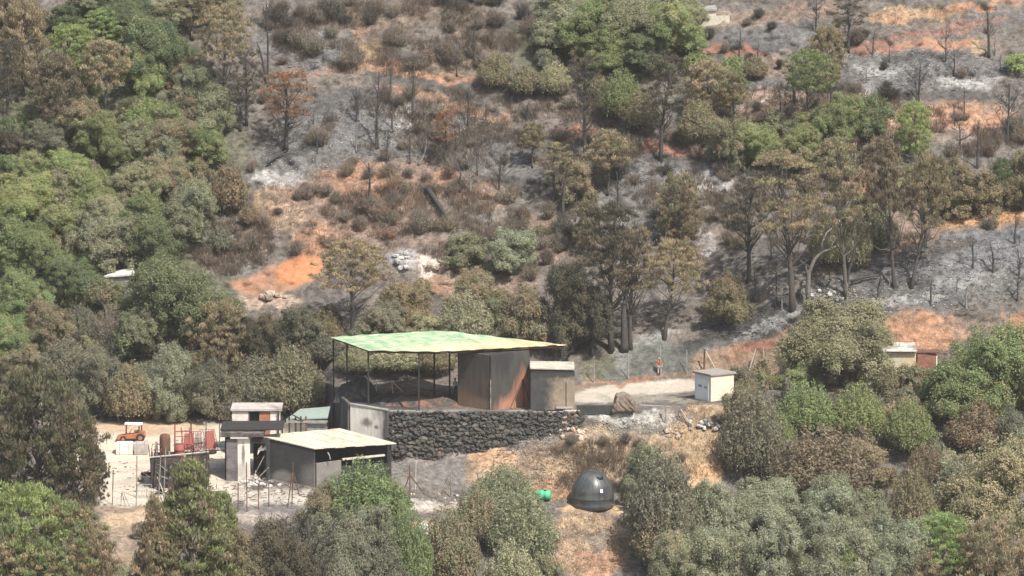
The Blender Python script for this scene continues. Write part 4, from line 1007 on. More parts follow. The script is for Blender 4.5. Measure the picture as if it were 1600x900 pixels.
poly_wall(Bi, Ci + Vector((0, .15, 0)), Bi.z - .14, Ci.z - .14, zg - 1, .25, mbl); poly_wall(Ai + Vector((.15, 0, 0)), Bi, Ai.z - .14, Bi.z - .14, zg - 1, .25, mbl)
MB().wall(mid + Vector((.15, -.1, 0)), Ci + Vector((-.6, -.1, 0)), fz + .10, fz + .28, .18).build('beam', M_PALE, bb)
MB().tube([U(512, 707, -12.6), U(515, 712, -12.8), U(516, 718, -12.8)], .06, 6).build('gutter_pipe', M_GALV, bb)
for t in (.97,): MB().box(down(Di.lerp(Ci, t), -1.6) + Vector((0, -.1, 0)), (.2, .2, 3)).build('post', M_POST, bb)
# front part with the flat dark slab
fY = -11.4
f0, f1, f2, f3, f4 = (U(x, 755, fY) for x in (354, 371.5, 391, 394, 418))
ztop = U(380, 686, fY).z
MB().wall(f0, f1, zg - 1, ztop, .3).build('pillar', surface('lilac_grey_wall', (.16, .145, .15), .9, .2, 2, SOOT, .4), bb)
MB().wall(f1 + Vector((.02, .05, 0)), f2, zg - .6, ztop - .003, .18).build('white_panel', spotted('peeling_white', (.68, .64, .58), [(f1 + Vector((.55, 0, 2.6)), (.14, 1, 1.3), (.25, .20, .17), .3), (f1 + Vector((.5, 0, 1)), (.5, 1, .9), (.45, .42, .39), .5)], var=.1), bb)
MB().wall(f4 + Vector((-.1, 0, 0)), f4 + Vector((.25, 0, 0)), zg - 1, ztop - .006, .3).build('door_jamb', mbl, bb)
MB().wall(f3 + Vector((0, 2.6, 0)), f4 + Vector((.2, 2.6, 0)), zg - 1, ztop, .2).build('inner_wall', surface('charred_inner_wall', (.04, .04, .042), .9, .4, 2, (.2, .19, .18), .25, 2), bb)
MB().wall(f0 + Vector((0, .16, 0)), f0 + Vector((0, 4.6, 0)), zg - 1, ztop - .009, .3).build('wall', mbl, bb)
MB().box(((f3.x + f4.x) / 2, fY, ztop - .15), (f4.x - f3.x + .1, .28, .5)).build('lintel', M_POST, bb)
s0, s1 = U(344, 676, fY - .5), U(412, 676, fY - .5)
MB().slab([s0, s1, s1 + Vector((0, 5.6, 0)), s0 + Vector((0, 5.6, 0))], .45).build('roof_slab', surface('burnt_slab', (.075, .07, .068), .9, .35, 2, (.2, .17, .15), .4, 1), bb, .03)
s2, s3 = U(344, 671, fY + .2), U(442, 670, fY + .2)
MB().slab([s2, s3, s3 + Vector((0, 4.4, .1)), s2 + Vector((0, 4.4, .1))], .14).build('roof_slab', M_POST, bb)
for i, (x0, y0, x1, y1) in enumerate(((396, 745, 413, 712), (402, 748, 420, 730), (398, 748, 400, 735), (407, 750, 398, 740))):
    o = thing('fallen_plank', ['dark fallen plank leaning across the burnt doorway', 'short charred plank lower in the burnt doorway', 'pale upright splintered plank in the burnt doorway', 'pale splinter slanting left in the burnt doorway'][i], 'plank', tuple(U(x0, y0, fY - .3)))
    MB().tube([U(x0, y0, fY - .3), U(x1, y1, fY - .15)], [.06, .05], 4).build('board', M_WOOD if i < 2 else M_PALE, o)
sb_ = thing('broken_panel', 'torn white ceiling panel hanging in the top of the burnt doorway', 'panel', tuple(U(406, 700, fY + .3)))
MB().add([U(402, 711, fY + .3), U(404, 701, fY + .3), U(409, 695, fY + .3), U(411, 704, fY + .25), U(417, 695, fY + .3), U(416, 703, fY + .3), U(407, 704, fY + .3)], [(0, 6, 1), (1, 6, 3, 2), (3, 6, 5, 4)]).build('sheet', M_WHITE, sb_)
for i in range(36):
    px, py = random.uniform(372, 440), random.uniform(748, 762)
    if i == 0: rubp = thing('plaster_rubble', 'pile of broken pale plaster in front of the burnt doorway', 'rubble', tuple(P(400, 755)))
    stone(P(px, py, .05) - ROOT[rubp], (random.uniform(.12, .35), .2, random.uniform(.08, .2)), (.5, .46, .42) if random.random() < .7 else (.15, .14, .13), rubp)

# upper white shed
us = thing('white_shed', 'white flat roofed shed with one dark doorway and one orange door above the burnt building', 'shed', tuple(P(400, 680)))
uY = -3.2; zu0, zu1 = U(400, 700, uY).z, U(400, 643, uY).z
mus = surface('white_shed_wall', (.70, .64, .58), .8, .1, 2, (.42, .36, .32), .35)
for x0, x1 in ((363, 388.5), (422.5, 436)): MB().wall(U(x0, 670, uY), U(x1, 670, uY), zu0, zu1, .2).build('wall', mus, us)
MB().wall(U(389, 670, uY) + Vector((0, .5, 0)), U(405, 670, uY) + Vector((0, .5, 0)), zu0, zu1, .1).build('door', surface('doorway_shade', (.03, .04, .035), .8, .3, 2), us, label='dark open doorway of the shed')  # dark sheet set back in the open doorway, standing in for its shade
MB().wall(U(405.3, 670, uY - .03), U(422, 670, uY - .03), zu0, zu1, .1).build('door', surface('orange_door', (.36, .15, .09), .7, .2, 2), us, label='orange brown door of the shed')
MB().wall(U(388.6, 670, uY - .02), U(390.3, 670, uY - .02), zu0, zu1, .24).build('door_post', M_RUST, us)
e0, e1 = U(360, 639, uY - .3), U(440, 639, uY - .3)
MB().slab([e0, e1, e1 + Vector((0, 3.4, .1)), e0 + Vector((0, 3.4, .1))], .24).build('roof_slab', surface('shed_roof', (.40, .37, .34), .9, .2, 2, (.2, .17, .15), .4), us, .03)
MB().wall(U(363, 670, uY) + Vector((.1, .12, 0)), U(363, 670, uY) + Vector((.1, 3, 0)), zu0, zu1 - .003, .2).build('wall', mus, us)
MB().wall(U(436, 670, uY) + Vector((-.1, .12, 0)), U(436, 670, uY) + Vector((-.1, 3, 0)), zu0, zu1 - .003, .2).build('wall', mus, us)
MB().box(U(435, 668, uY - .25), (.12, .12, 3)).build('post', M_POST, us)
# green roofed lean-to
gs = thing('open_shed', 'open shed with a pale green roof on dark posts against the concrete wall', 'shed', tuple(P(480, 672)))
gY = 1.2
g0, g1 = U(447, 655, gY), U(512, 652, gY)
MB().slab([g0, g1, g1 + Vector((.1, 4.6, .35)), g0 + Vector((1.2, 4.6, .3))], .12).build('roof_sheet', surface('pale_green_sheet', (.27, .33, .29), .6, .15, 2, (.25, .3, .26), .3), gs)
MB().wall(g0 + Vector((0, -.03, 0)), g1 + Vector((0, -.03, 0)), g0.z - .35, g0.z - .125, .14).build('beam', M_CONC, gs)
for x in (441, 452, 462, 470, 478): MB().box(U(x, 668, gY + .05), (.16, .16, 2.2)).build('post', M_POST if x != 478 else M_RUST, gs)
MB().wall(U(480, 670, gY + .3), U(510, 670, gY + .3), U(480, 690, gY).z, U(480, 657, gY).z, .1).build('back_panel', surface('grey_panel', (.24, .24, .235), .7, .2, 2, (.12, .11, .1), .3), gs)
bar(gs, 454, 646, 474, 657, gY - .2, .07, M_POST, 'fallen_beam')

# ------------------------------------------------------------------ yard: machine, crates, scrap
mc = P(205, 689); s1_ = 1 / ppm(mc.y)
mac = thing('small_tractor', 'small orange open cab tractor machine parked at the back of the dusty yard', 'tractor', tuple(mc))
def side_prism(prof, y0, y1, name, mat, parent, c=mc, bev=.02):
    n = len(prof); vs = [c + Vector((x, y0, z)) for x, z in prof] + [c + Vector((x, y1, z)) for x, z in prof]
    return MB().add(vs, [tuple(range(n)), tuple(range(2*n-1, n-1, -1))] + [(i, n+i, n+(i+1) % n, (i+1) % n) for i in range(n)][::1]).build(name, mat, parent, bev)
side_prism([(-1.45, .34), (-1.05, .12), (-.7, .3), (.5, .35), (1.3, .35), (1.4, .78), (.9, .86), (.2, .74), (-.9, .6), (-1.3, .52)], -.6, .6, 'body', M_SAFF, mac)
side_prism([(.72, .5), (1.3, .5), (1.36, .98), (.85, .98)], -.64, .64, 'rear_hood', M_SAFF, mac)
MB().box(mc + Vector((.25, 0, 1.72)), (1.75, 1.25, .09), 0, (0, .02)).build('cab_roof', M_WHITE, mac, .02)
for x in (-.5, 1.0):
    for y in (-.54, .54): MB().tube([mc + Vector((x, y, .6)), mc + Vector((x + .05, y, 1.68))], .04, 6).build('cab_post', M_RUST, mac)
MB().box(mc + Vector((.55, 0, .98)), (.45, .5, .12)).box(mc + Vector((.78, 0, 1.22)), (.1, .5, .5)).build('seat', surface('olive_seat', (.10, .12, .05), .8, .2, 3), mac)
MB().tube([mc + Vector((-.2, 0, .7)), mc + Vector((.05, 0, 1.15))], .03, 5).build('steering_column', M_POST, mac)
for x, r_ in ((.95, .42), (-.75, .3)):
    for y in (-.68, .68):
        wl = MB().tube([mc + Vector((x, y - .14, r_)), mc + Vector((x, y + .14, r_))], r_, 16).build('wheel', M_RUB, mac, .04)
        MB().tube([mc + Vector((x, y - .16, r_)), mc + Vector((x, y + .16, r_))], r_ * .5, 10).build('rim', M_SAFF, wl, root=mac)
for nm, lb, x0, x1, y0, y1, mt_ in (('white_crate', 'big white block on the yard just below the orange tractor', 181, 207.5, 711, 690, surface('chalk_block', (.72, .67, .58), .9, .06, 2)),
                                ('grey_crate', 'grey wrapped pallet beside the white block below the tractor', 209, 231, 711.5, 690, surface('grey_wrap', (.40, .36, .33), .7, .2, 2, (.26, .22, .2), .4))):
    b = P((x0 + x1) / 2, y1 + 20.5); w_ = (x1 - x0) / ppm(b.y); o = thing(nm, lb, 'block' if nm[0] == 'w' else 'pallet', tuple(b))
    MB().box(b + Vector((0, .5, .58)), (w_, 1.2, 1.18)).build('load', mt_, o, .06)
    MB().box(b + Vector((0, .5, .02)), (w_ * .96, 1.15, .14)).build('skid', M_WOOD, o)
    for q in (-.28, .28): MB().box(b + Vector((q * w_, .5, .6)), (.05, 1.23, 1.22)).build('strap', M_CONC, o)
# dark skip with scrap
kb = P(285, 762)
sk = thing('scrap_skip', 'dark grey metal skip piled with scrap pipes in the middle of the yard', 'skip', tuple(kb))
kY = kb.y; zt = U(285, 713, kY).z
sk0, sk1 = U(236, 762, kY - .6), U(325, 760, kY + .6)
MB().wall(sk0, sk1, kb.z - .3, zt, .12).build('side_panel', M_DARK, sk)
MB().wall(sk0 + Vector((0, .07, 0)), sk0 + Vector((-.1, 3.4, 0)), kb.z - .3, zt - .003, .12).build('end_panel', M_DARK, sk)
MB().wall(sk1 + Vector((0, .07, 0)), sk1 + Vector((-.1, 3.4, 0)), kb.z - .3, zt - .006, .12).build('end_panel', M_DARK, sk)
MB().wall(sk0 + Vector((.05, 3.4, 0)), sk1 + Vector((-.2, 3.4, 0)), kb.z - .3, zt - .1, .12).build('side_panel', M_DARK, sk)
for i in range(6): MB().box(sk0.lerp(sk1, (i + .5) / 6) + Vector((0, -.1, 1.2 + kb.z - sk0.z)), (.1, .1, 2.6)).build('rib', M_DARK, sk)
MB().tube([sk0 + Vector((-.1, -.12, zt - sk0.z)), sk1 + Vector((.1, -.12, zt - sk1.z + .35))], .09, 6).build('rim_tube', M_GALV, sk)
sp_ = [('metal_pole', 'dark upright pole in the scrap, tallest on the left of the red frame', (274, 735, 273.5, 662), .05, M_RUST), ('metal_pole', 'thick black upright pole behind the scrap skip, right of the red drum', (298.5, 720, 298.5, 661), .075, M_POST),
       ('metal_pole', 'thin dark pole at the right end of the scrap skip', (322, 770, 322, 659), .05, M_POST), ('metal_pole', 'dark pole standing between scrap skip and burnt building', (343, 690, 343, 658), .045, M_POST),
       ('metal_pole', 'pale steel pole leaning on the left front of the skip', (248, 775, 251, 712), .05, M_GALV), ('metal_pole', 'grey steel pole close to the pale one at the skip front', (256, 770, 259, 700), .05, M_GALV),
       ('metal_pole', 'brown pole standing alone left of the skip beyond the pallets', (213.5, 778, 214, 713), .06, M_WOOD), ('metal_pole', 'black fence pole at the near left edge of the yard', (175.5, 788, 177, 735), .05, M_POST),
       ('metal_pole', 'white pole slanting down from the skip to the yard edge', (258, 775, 246, 746), .05, M_PALE)]
for nm, lb, (x0, y0, x1, y1), r_, mt_ in sp_: pole(x0, y0, x1, y1, r_, mt_, nm, lb, 'pole', 'poles around the yard scrap')
dp = U(280, 718, kY + 1.2)
rd = thing('red_drum', 'bright red steel drum standing in the scrap skip', 'drum', tuple(dp))
barrel(dp + Vector((0, 0, -.2)), (0, 0, 1), 1.65, .48, M_RED, rd)
lathe([(.4, 0), (.4, .05), (.02, .06)], 14, dp + Vector((0, 0, 1.45)), 'lid', M_RUST, rd)
rf_ = thing('ladder_rack', 'rusty red steel ladder frame standing above the scrap skip', 'frame', tuple(U(288, 715, kY + 2)))
for q in ((273, 715, 273, 664), (296, 700, 296, 668), (273, 674, 296, 673), (273, 682, 296, 681), (275, 693, 300, 693), (286, 694, 283, 668), (304, 703, 299, 672)): bar(rf_, *q, kY + 2, .055, M_RED)
rp_ = thing('scrap_stack', 'stack of rusty red mesh panels leaning right of the red drum', 'panels', tuple(U(320, 705, kY + 4)))
for i, (x0, x1, y0, y1) in enumerate(((286, 306, 704, 676), (303, 318, 700, 676), (318, 338, 702, 672))):
    MB().add([U(x0, y0, kY + 4), U(x1, y0 - 1, kY + 4), U(x1 - 4, y1, kY + 4.6), U(x0 + 2, y1 + 2, kY + 4.6), U(x0, y0, kY + 4.06), U(x1, y0 - 1, kY + 4.06), U(x1 - 4, y1, kY + 4.66), U(x0 + 2, y1 + 2, kY + 4.66)], [(0,1,2,3), (7,6,5,4), (0,4,5,1), (1,5,6,2), (2,6,7,3), (3,7,4,0)]).build('panel', M_RED if i != 1 else M_CONC, rp_)
rk = thing('rusty_boiler', 'rusty brown boiler with pipes at the left end of the scrap', 'boiler', tuple(U(258, 730, kY + 1)))
lathe([(.5, 0), (.52, .1), (.52, 1.7), (.45, 2.0), (.3, 2.1), (.02, 2.12)], 14, U(258, 712, kY + .8), 'drum', M_RUST, rk)
MB().tube([U(256, 700, kY + .5), U(244, 690, kY + .6), U(243, 720, kY + .4)], .08, 6).tube([U(264, 705, kY + .4), U(266, 735, kY + .2)], .1, 6).build('pipe', M_GALV, rk)
for i in range(9):
    x0 = random.uniform(236, 262); x1 = x0 + random.uniform(-6, 6); o = thing('scrap_rod', ['thin %s steel rod %s the left end of the scrap skip' % (c_, q_) for c_ in ('pale', 'dark', 'rusty') for q_ in ('standing in', 'leaning in', 'poking out of')][i], 'rod', tuple(U(x0, 745, kY + .4)), 'rods in the scrap skip')
    MB().tube([U(x0, 748, kY + .4 + i * .1), U(x1, random.uniform(690, 708), kY + .8 + i * .1)], .04, 5).build('shaft', (M_GALV, M_DARK, M_RUST)[i // 3], o)
for i in range(10):
    px, py = random.uniform(330, 352), random.uniform(694, 704); 
    if i == 0: cb = thing('concrete_rubble', 'grey broken concrete lying right of the red panels in the yard', 'rubble', tuple(P(340, 700)))
    stone(P(px, py, .1) - ROOT[cb], (random.uniform(.3, .7), .4, random.uniform(.12, .28)), (.30, .29, .27), cb)
M_RED2 = surface('faded_red_paint', (.34, .15, .12), .75, .25, 3, (.16, .10, .08), .45, 1.5)
def lattice(name, label, x0, x1, y0, y1, Y, mat, nv=4, nh=3, lean=0, r=.035):
    o = thing(name, label, 'frame', tuple(U(x0, y0, Y)))
    for i in range(nv + 1): bar(o, x0 + (x1 - x0) * i / nv, y0, x0 + (x1 - x0) * i / nv + lean, y1, Y, r, mat, 'upright', Y + .35)
    for i in range(nh + 1): bar(o, x0 + lean * i / nh, y0 + (y1 - y0) * i / nh, x1 + lean * i / nh, y0 + (y1 - y0) * i / nh, Y + .35 * i / nh, r, mat, 'rail')
    return o
lattice('steel_lattice', 'faded red steel lattice leaning at the back of the scrap behind the red drum', 282, 312, 706, 674, kY + 3, M_RED2, 5, 3, 3)
lattice('steel_lattice', 'grey steel lattice standing between the two red ones in the scrap', 305, 322, 702, 674, kY + 3.6, M_GALV, 4, 3, 1)
lattice('steel_lattice', 'faded red lattice at the right end of the scrap leaning left', 318, 341, 703, 671, kY + 4.4, M_RED2, 5, 2, -6)
lattice('steel_lattice', 'low rusty lattice lying in front of the rusty boiler', 236, 258, 712, 694, kY + .2, M_RUST, 3, 2, 2)
lattice('steel_lattice', 'pale wire crate frame on the near edge of the yard left of the skip', 214, 236, 776, 757, P(225, 778).y, M_GALV, 3, 2, 1, .025)
for i, (cx_, cy_, n_, lb_) in enumerate(((246, 737, 12, 'tangle of dark rods spilling over the left end of the skip'), (300, 703, 14, 'tangle of red and grey rods lying over the scrap'), (244, 766, 9, 'rusty rods lying on the dust at the foot of the skip'))):
    tg_ = thing('rod_tangle', lb_, 'scrap', tuple(U(cx_, cy_, kY - .6 + i)))
    for k_ in range(n_):
        x_, y_ = cx_ + random.uniform(-14, 14), cy_ + random.uniform(-9, 9); dx_, dy_ = random.uniform(-16, 16), random.uniform(-10, 10)
        Yt = (kY - .5, kY + 2.2, kY - 1.0)[i] + random.uniform(-.2, .2)
        MB().tube([U(x_ - dx_, y_ - dy_, Yt), U(x_, y_ + random.uniform(-3, 3), Yt + .1), U(x_ + dx_, y_ + dy_, Yt + .2)], .035, 5).build('rod', random.choice((M_RED2, M_GALV, M_RUST, M_DARK)), tg_)
for i, (x_, yb_, yt_, dx_, m_, lb_) in enumerate(((266, 768, 716, 2, M_DARK, 'charred timber propped against the middle of the skip side'), (283, 766, 722, -5, M_WOOD, 'grey plank leaning left against the skip side'), (296, 765, 712, 3, M_RUST, 'rusty bar propped against the skip below the red drum'),
        (308, 764, 718, -3, M_DARK, 'dark bar leaning against the right half of the skip'), (240, 770, 716, 4, M_DARK, 'black bar at the left corner of the skip'))):
    o = thing('leaning_bar', lb_, 'bar', tuple(P(x_, yb_))); bar(o, x_, yb_, x_ + dx_, yt_, kY - .95, .07, m_, 'shaft', kY - .75)
for i, (x_, y_, w_, h_, m_, lb_) in enumerate(((270, 772, .8, .6, M_RUST, 'crumpled rusty sheet lying at the foot of the skip'), (250, 772, .6, .5, M_DARK, 'black buckled sheet lying beside the skip corner'), (222, 752, .5, .35, M_WOOD, 'broken timber box on the dust left of the skip'))):
    p_ = P(x_, y_); o = thing('scrap_sheet', lb_, 'scrap', tuple(p_))
    for k_ in range(4): MB().box(p_ + Vector((random.uniform(-.3, .3), random.uniform(-.2, .2), h_ * .4 + .08 * k_)), (w_, .5, .04), random.uniform(0, 3), (random.uniform(-.6, .6), random.uniform(-.6, .6))).build('sheet', m_, o)
for i, (px_, py_, lb_) in enumerate(((330, 708, 'worn black tyre lying flat near the right end of the scrap'), (229, 742, 'worn black tyre lying on the dust left of the skip'))):
    ty_ = P(px_, py_); to_ = thing('old_tyre', lb_, 'tyre', tuple(ty_))
    ring = [ty_ + Vector((.42 * math.cos(a_ * math.pi / 8), .42 * math.sin(a_ * math.pi / 8), .13)) for a_ in range(17)]
    MB().tube(ring, .14, 8, False).build('tread', M_RUB, to_, smooth=True)
# wire fence of the yard and below the burnt building
def post_fence(label, posts, mat, r=.05, wires=(.3, .6, .9), mesh=False, stay=()):
    b0 = P(*posts[0][:2]); f_ = thing('wire_fence', label, 'fence', tuple(b0)); pr = None; w_ = MB()
    for px, by, dx, ty in posts:
        b = P(px, by); t = U(px + dx, ty, b.y)
        MB().tube([b - Vector((0, 0, .2)), t], r, 6).build('post', mat, f_)
        if pr:
            for k in wires: w_.tube([pr[0].lerp(pr[1], k), b.lerp(t, k)], .014, 3)
        pr = (b, t)
    for x0, y0, x1, y1 in stay: bar(f_, x0, y0, x1, y1, P(x0, y0).y, .04, mat, 'stay')
    if w_.v: w_.build('wire', M_GALV, f_)['kind'] = 'stuff'
post_fence('sagging wire fence with pale posts along the front of the dusty yard', [(176, 790, 0, 765), (197, 792, -6, 770), (213, 790, 0, 765), (236, 788, 0, 768), (262, 789, 0, 768)], M_GALV, .045, (.5, .95), stay=[(203, 792, 194, 772), (189, 791, 190, 770)])
post_fence('rusty wire fence with crooked posts in front of the burnt building', [(372, 800, 0, 755), (386, 800, -1, 722), (404, 795, 0, 756), (420, 792, 0, 752), (449, 793, 7, 742), (456, 790, 2, 722)], M_RUST, .05, (.25, .5, .75), stay=[(467, 772, 459, 738)])
post_fence('wooden post fence at the back of the yard before the dark trees', [(186, 660, -5, 628), (246, 656, 0, 640), (320, 655, -1, 622), (338, 655, 1, 615)], M_WOOD, .05, ())
tp = thing('post_tripod', 'dark fence post with two stays on the grey slope below the stone wall', 'post', tuple(P(641, 779)))
tY = P(641, 779).y
for q in ((641, 781, 640, 727), (628, 776, 640, 742), (664, 774, 641, 742)): bar(tp, *q, tY, .06, M_RUST, 'leg')
bar(tp, 649, 765, 650, 720, tY + .8, .045, M_PALE, 'leg')
tp2 = thing('post_tripod', 'pale leaning prop with an upright post at the foot of the grey slope', 'post', tuple(P(700, 777)))
tY = P(700, 777).y
for q in ((684, 778, 703, 739), (704.5, 774, 704, 741)): bar(tp2, *q, tY, .055, M_WOOD, 'leg')
for i in range(40):
    if i == 0: rb2 = thing('stone_rubble', 'scattered pale stones at the foot of the grey slope beside the leaning prop', 'rubble', tuple(P(690, 778)))
    stone(P(random.uniform(625, 735), random.uniform(772, 788), .04) - ROOT[rb2], (random.uniform(.1, .3), .18, random.uniform(.07, .16)), (.42, .37, .33) if random.random() < .6 else (.14, .13, .12), rb2)
wb = stone(P(663, 836, .3), (.85, .6, 1.0), (.55, .54, .50), None, 'pale_boulder'); tag(wb, 'whitish boulder between the green bushes below the leaning props', 'boulder')

# ------------------------------------------------------------------ things on the upper hillside
vr = thing('white_roof_hut', 'white roofed hut almost buried in the trees on the left hillside', 'hut', tuple(P(187, 440)))
vY = P(187, 440).y; v0, v1 = U(162, 431, vY), U(213, 428, vY)
MB().slab([v0, v1, v1 + Vector((-.6, 2.6, .3)), v0 + Vector((1.6, 2.6, .3))], .18).build('roof', surface('dusty_white_roof', (.55, .54, .50), .8, .2, 1.5, (.3, .28, .24), .4), vr)
MB().wall(v0 + Vector((.3, .4, 0)), v1 + Vector((-.3, .4, 0)), v0.z - 2.5, v0.z - .2, .2).build('wall', M_CONC, vr)
ub = thing('white_outbuilding', 'small white outbuilding at the top of the hill right of the big oaks', 'outbuilding', tuple(P(1116, 38)))
oY = P(1116, 38).y; o0, o1 = U(1094, 33, oY), U(1140, 32, oY)
MB().wall(o0, o1, o0.z - .8, o0.z + .6, .2).build('wall', M_PALE, ub)
MB().slab([U(1093, 16, oY) , U(1120, 14, oY), U(1120, 14, oY) + Vector((0, 3, .2)), U(1093, 16, oY) + Vector((0, 3, .2))], .2).build('roof', M_CONC, ub)
MB().wall(U(1096, 28, oY + .3), U(1119, 28, oY + .3), o0.z, U(1096, 17, oY).z, .2).build('gable', M_PALE, ub)
def rocks(label, n, cx, cy, rx, ry, smin, smax, cols):
    r_ = thing('rock_pile', label, 'rocks', tuple(P(cx, cy)))
    for i in range(n):
        a = random.uniform(0, 6.28); q = random.random() ** .5; sz = random.uniform(smin, smax)
        stone(P(cx + math.cos(a) * rx * q, cy + math.sin(a) * ry * q, sz * .35) - ROOT[r_], (sz, sz * .8, sz * random.uniform(.5, .9)), random.choice(cols), r_, 'rock')
rocks('heap of pale rocks below the red earth scar', 12, 428, 465, 18, 5, .2, .6, [(.36, .29, .23), (.24, .19, .16), (.40, .34, .28)])
rocks('white boulder outcrop above the khaki pine behind the canopy', 13, 630, 407, 13, 15, .2, .6, [(.36, .35, .33), (.24, .23, .22), (.42, .40, .38)])
rocks('flat pale rocks on the slope left of the olive bushes', 12, 684, 415, 28, 8, .16, .5, [(.38, .32, .27), (.28, .22, .18)])
rocks('loose pale stones on the straw slope below the road', 14, 1050, 678, 20, 8, .12, .34, [(.36, .29, .22), (.25, .2, .16)])
rocks('tumbled stones at the right end of the stone wall', 24, 900, 678, 26, 11, .14, .36, [(.36, .26, .2), (.45, .36, .28), (.12, .11, .1)])
rocks('pale broken rocks at the foot of the burnt pines on the ash slope', 20, 1290, 462, 34, 12, .12, .36, [(.30, .29, .28), (.08, .08, .08), (.17, .165, .16)])
def log(label, pts, r0, r1, colr, limbs=()):
    o = thing('fallen_log', label, 'log', tuple(P(*pts[0])))
    q = [P(x, y, .35 + r0) for x, y in pts]; n = len(q)
    MB().tube(q, [r0 + (r1 - r0) * i / (n - 1) for i in range(n)], 7).build('trunk', BARK, o, smooth=True).color = (*colr, 1)
    for (x0, y0), (x1, y1), l in limbs: MB().tube([P(x0, y0, .4), P(x1, y1, l)], [.07, .03], 5).build('branch', BARK, o).color = (*colr, 1)
log('black fallen trunk on the pinkish slope above the olive bushes', [(667, 304), (680, 322), (693, 342), (706, 363)], .34, .16, (.04, .036, .034), [((680, 320), (672, 336), .5), ((672, 310), (664, 318), .6), ((690, 337), (699, 335), .5)])
log('thin charred log lying on the ash below the orange pine', [(418, 262), (432, 252), (447, 242)], .13, .08, (.04, .038, .036))
log('charred log lying across the right ash slope', [(1330, 447), (1350, 441), (1372, 438)], .16, .1, (.04, .038, .036))
# grey twisted fallen tree on the ash slope
dt_ = thing('dead_tree', 'pale grey twisted dead tree leaning right on the ash slope', 'tree', tuple(P(1262, 478)))
dY = P(1262, 478).y
def limb(parent, pts, r0, r1, colr, name='limb', Y=None):
    q = [U(x, y, (dY if Y is None else Y) + dd) for x, y, dd in pts]; n = len(q)
    o = MB().tube(q, [r0 + (r1 - r0) * i / (n - 1) for i in range(n)], 7).build(name, BARK, parent, smooth=True); o.color = (*colr, 1); return o
limb(dt_, [(1262, 480, 0), (1263, 455, 0), (1264, 425, .1), (1273, 405, .2), (1285, 393, .3), (1296, 390, .5), (1306, 385, .7)], .26, .12, (.13, .12, .11), 'trunk')
limb(dt_, [(1285, 394, .3), (1284, 380, .2), (1292, 363, .2), (1300, 357, .2)], .15, .06, (.20, .19, .175))
limb(dt_, [(1264, 418, .1), (1250, 408, -.2), (1237, 393, -.4), (1232, 370, -.4), (1228, 352, -.3)], .16, .06, (.05, .045, .042))
limb(dt_, [(1258, 412, 0), (1262, 430, -.2), (1259, 452, -.3), (1261, 470, -.3)], .12, .07, (.06, .055, .05))
limb(dt_, [(1296, 390, .5), (1302, 378, .6), (1296, 372, .6)], .07, .03, (.2, .19, .18))
limb(dt_, [(1250, 380, -.2), (1262, 370, 0), (1272, 366, .1), (1281, 369, .1)], .06, .03, (.12, .11, .1))
ct = thing('burnt_snag', 'black curved bare trunk beside the tall dark pine on the ash slope', 'tree', tuple(P(1321, 452)))
limb(ct, [(1320, 455, 0), (1326, 425, 0), (1334, 398, 0), (1336, 380, 0), (1333, 366, 0), (1327, 359, 0)], .17, .05, (.045, .04, .038), 'trunk', P(1321, 452).y)

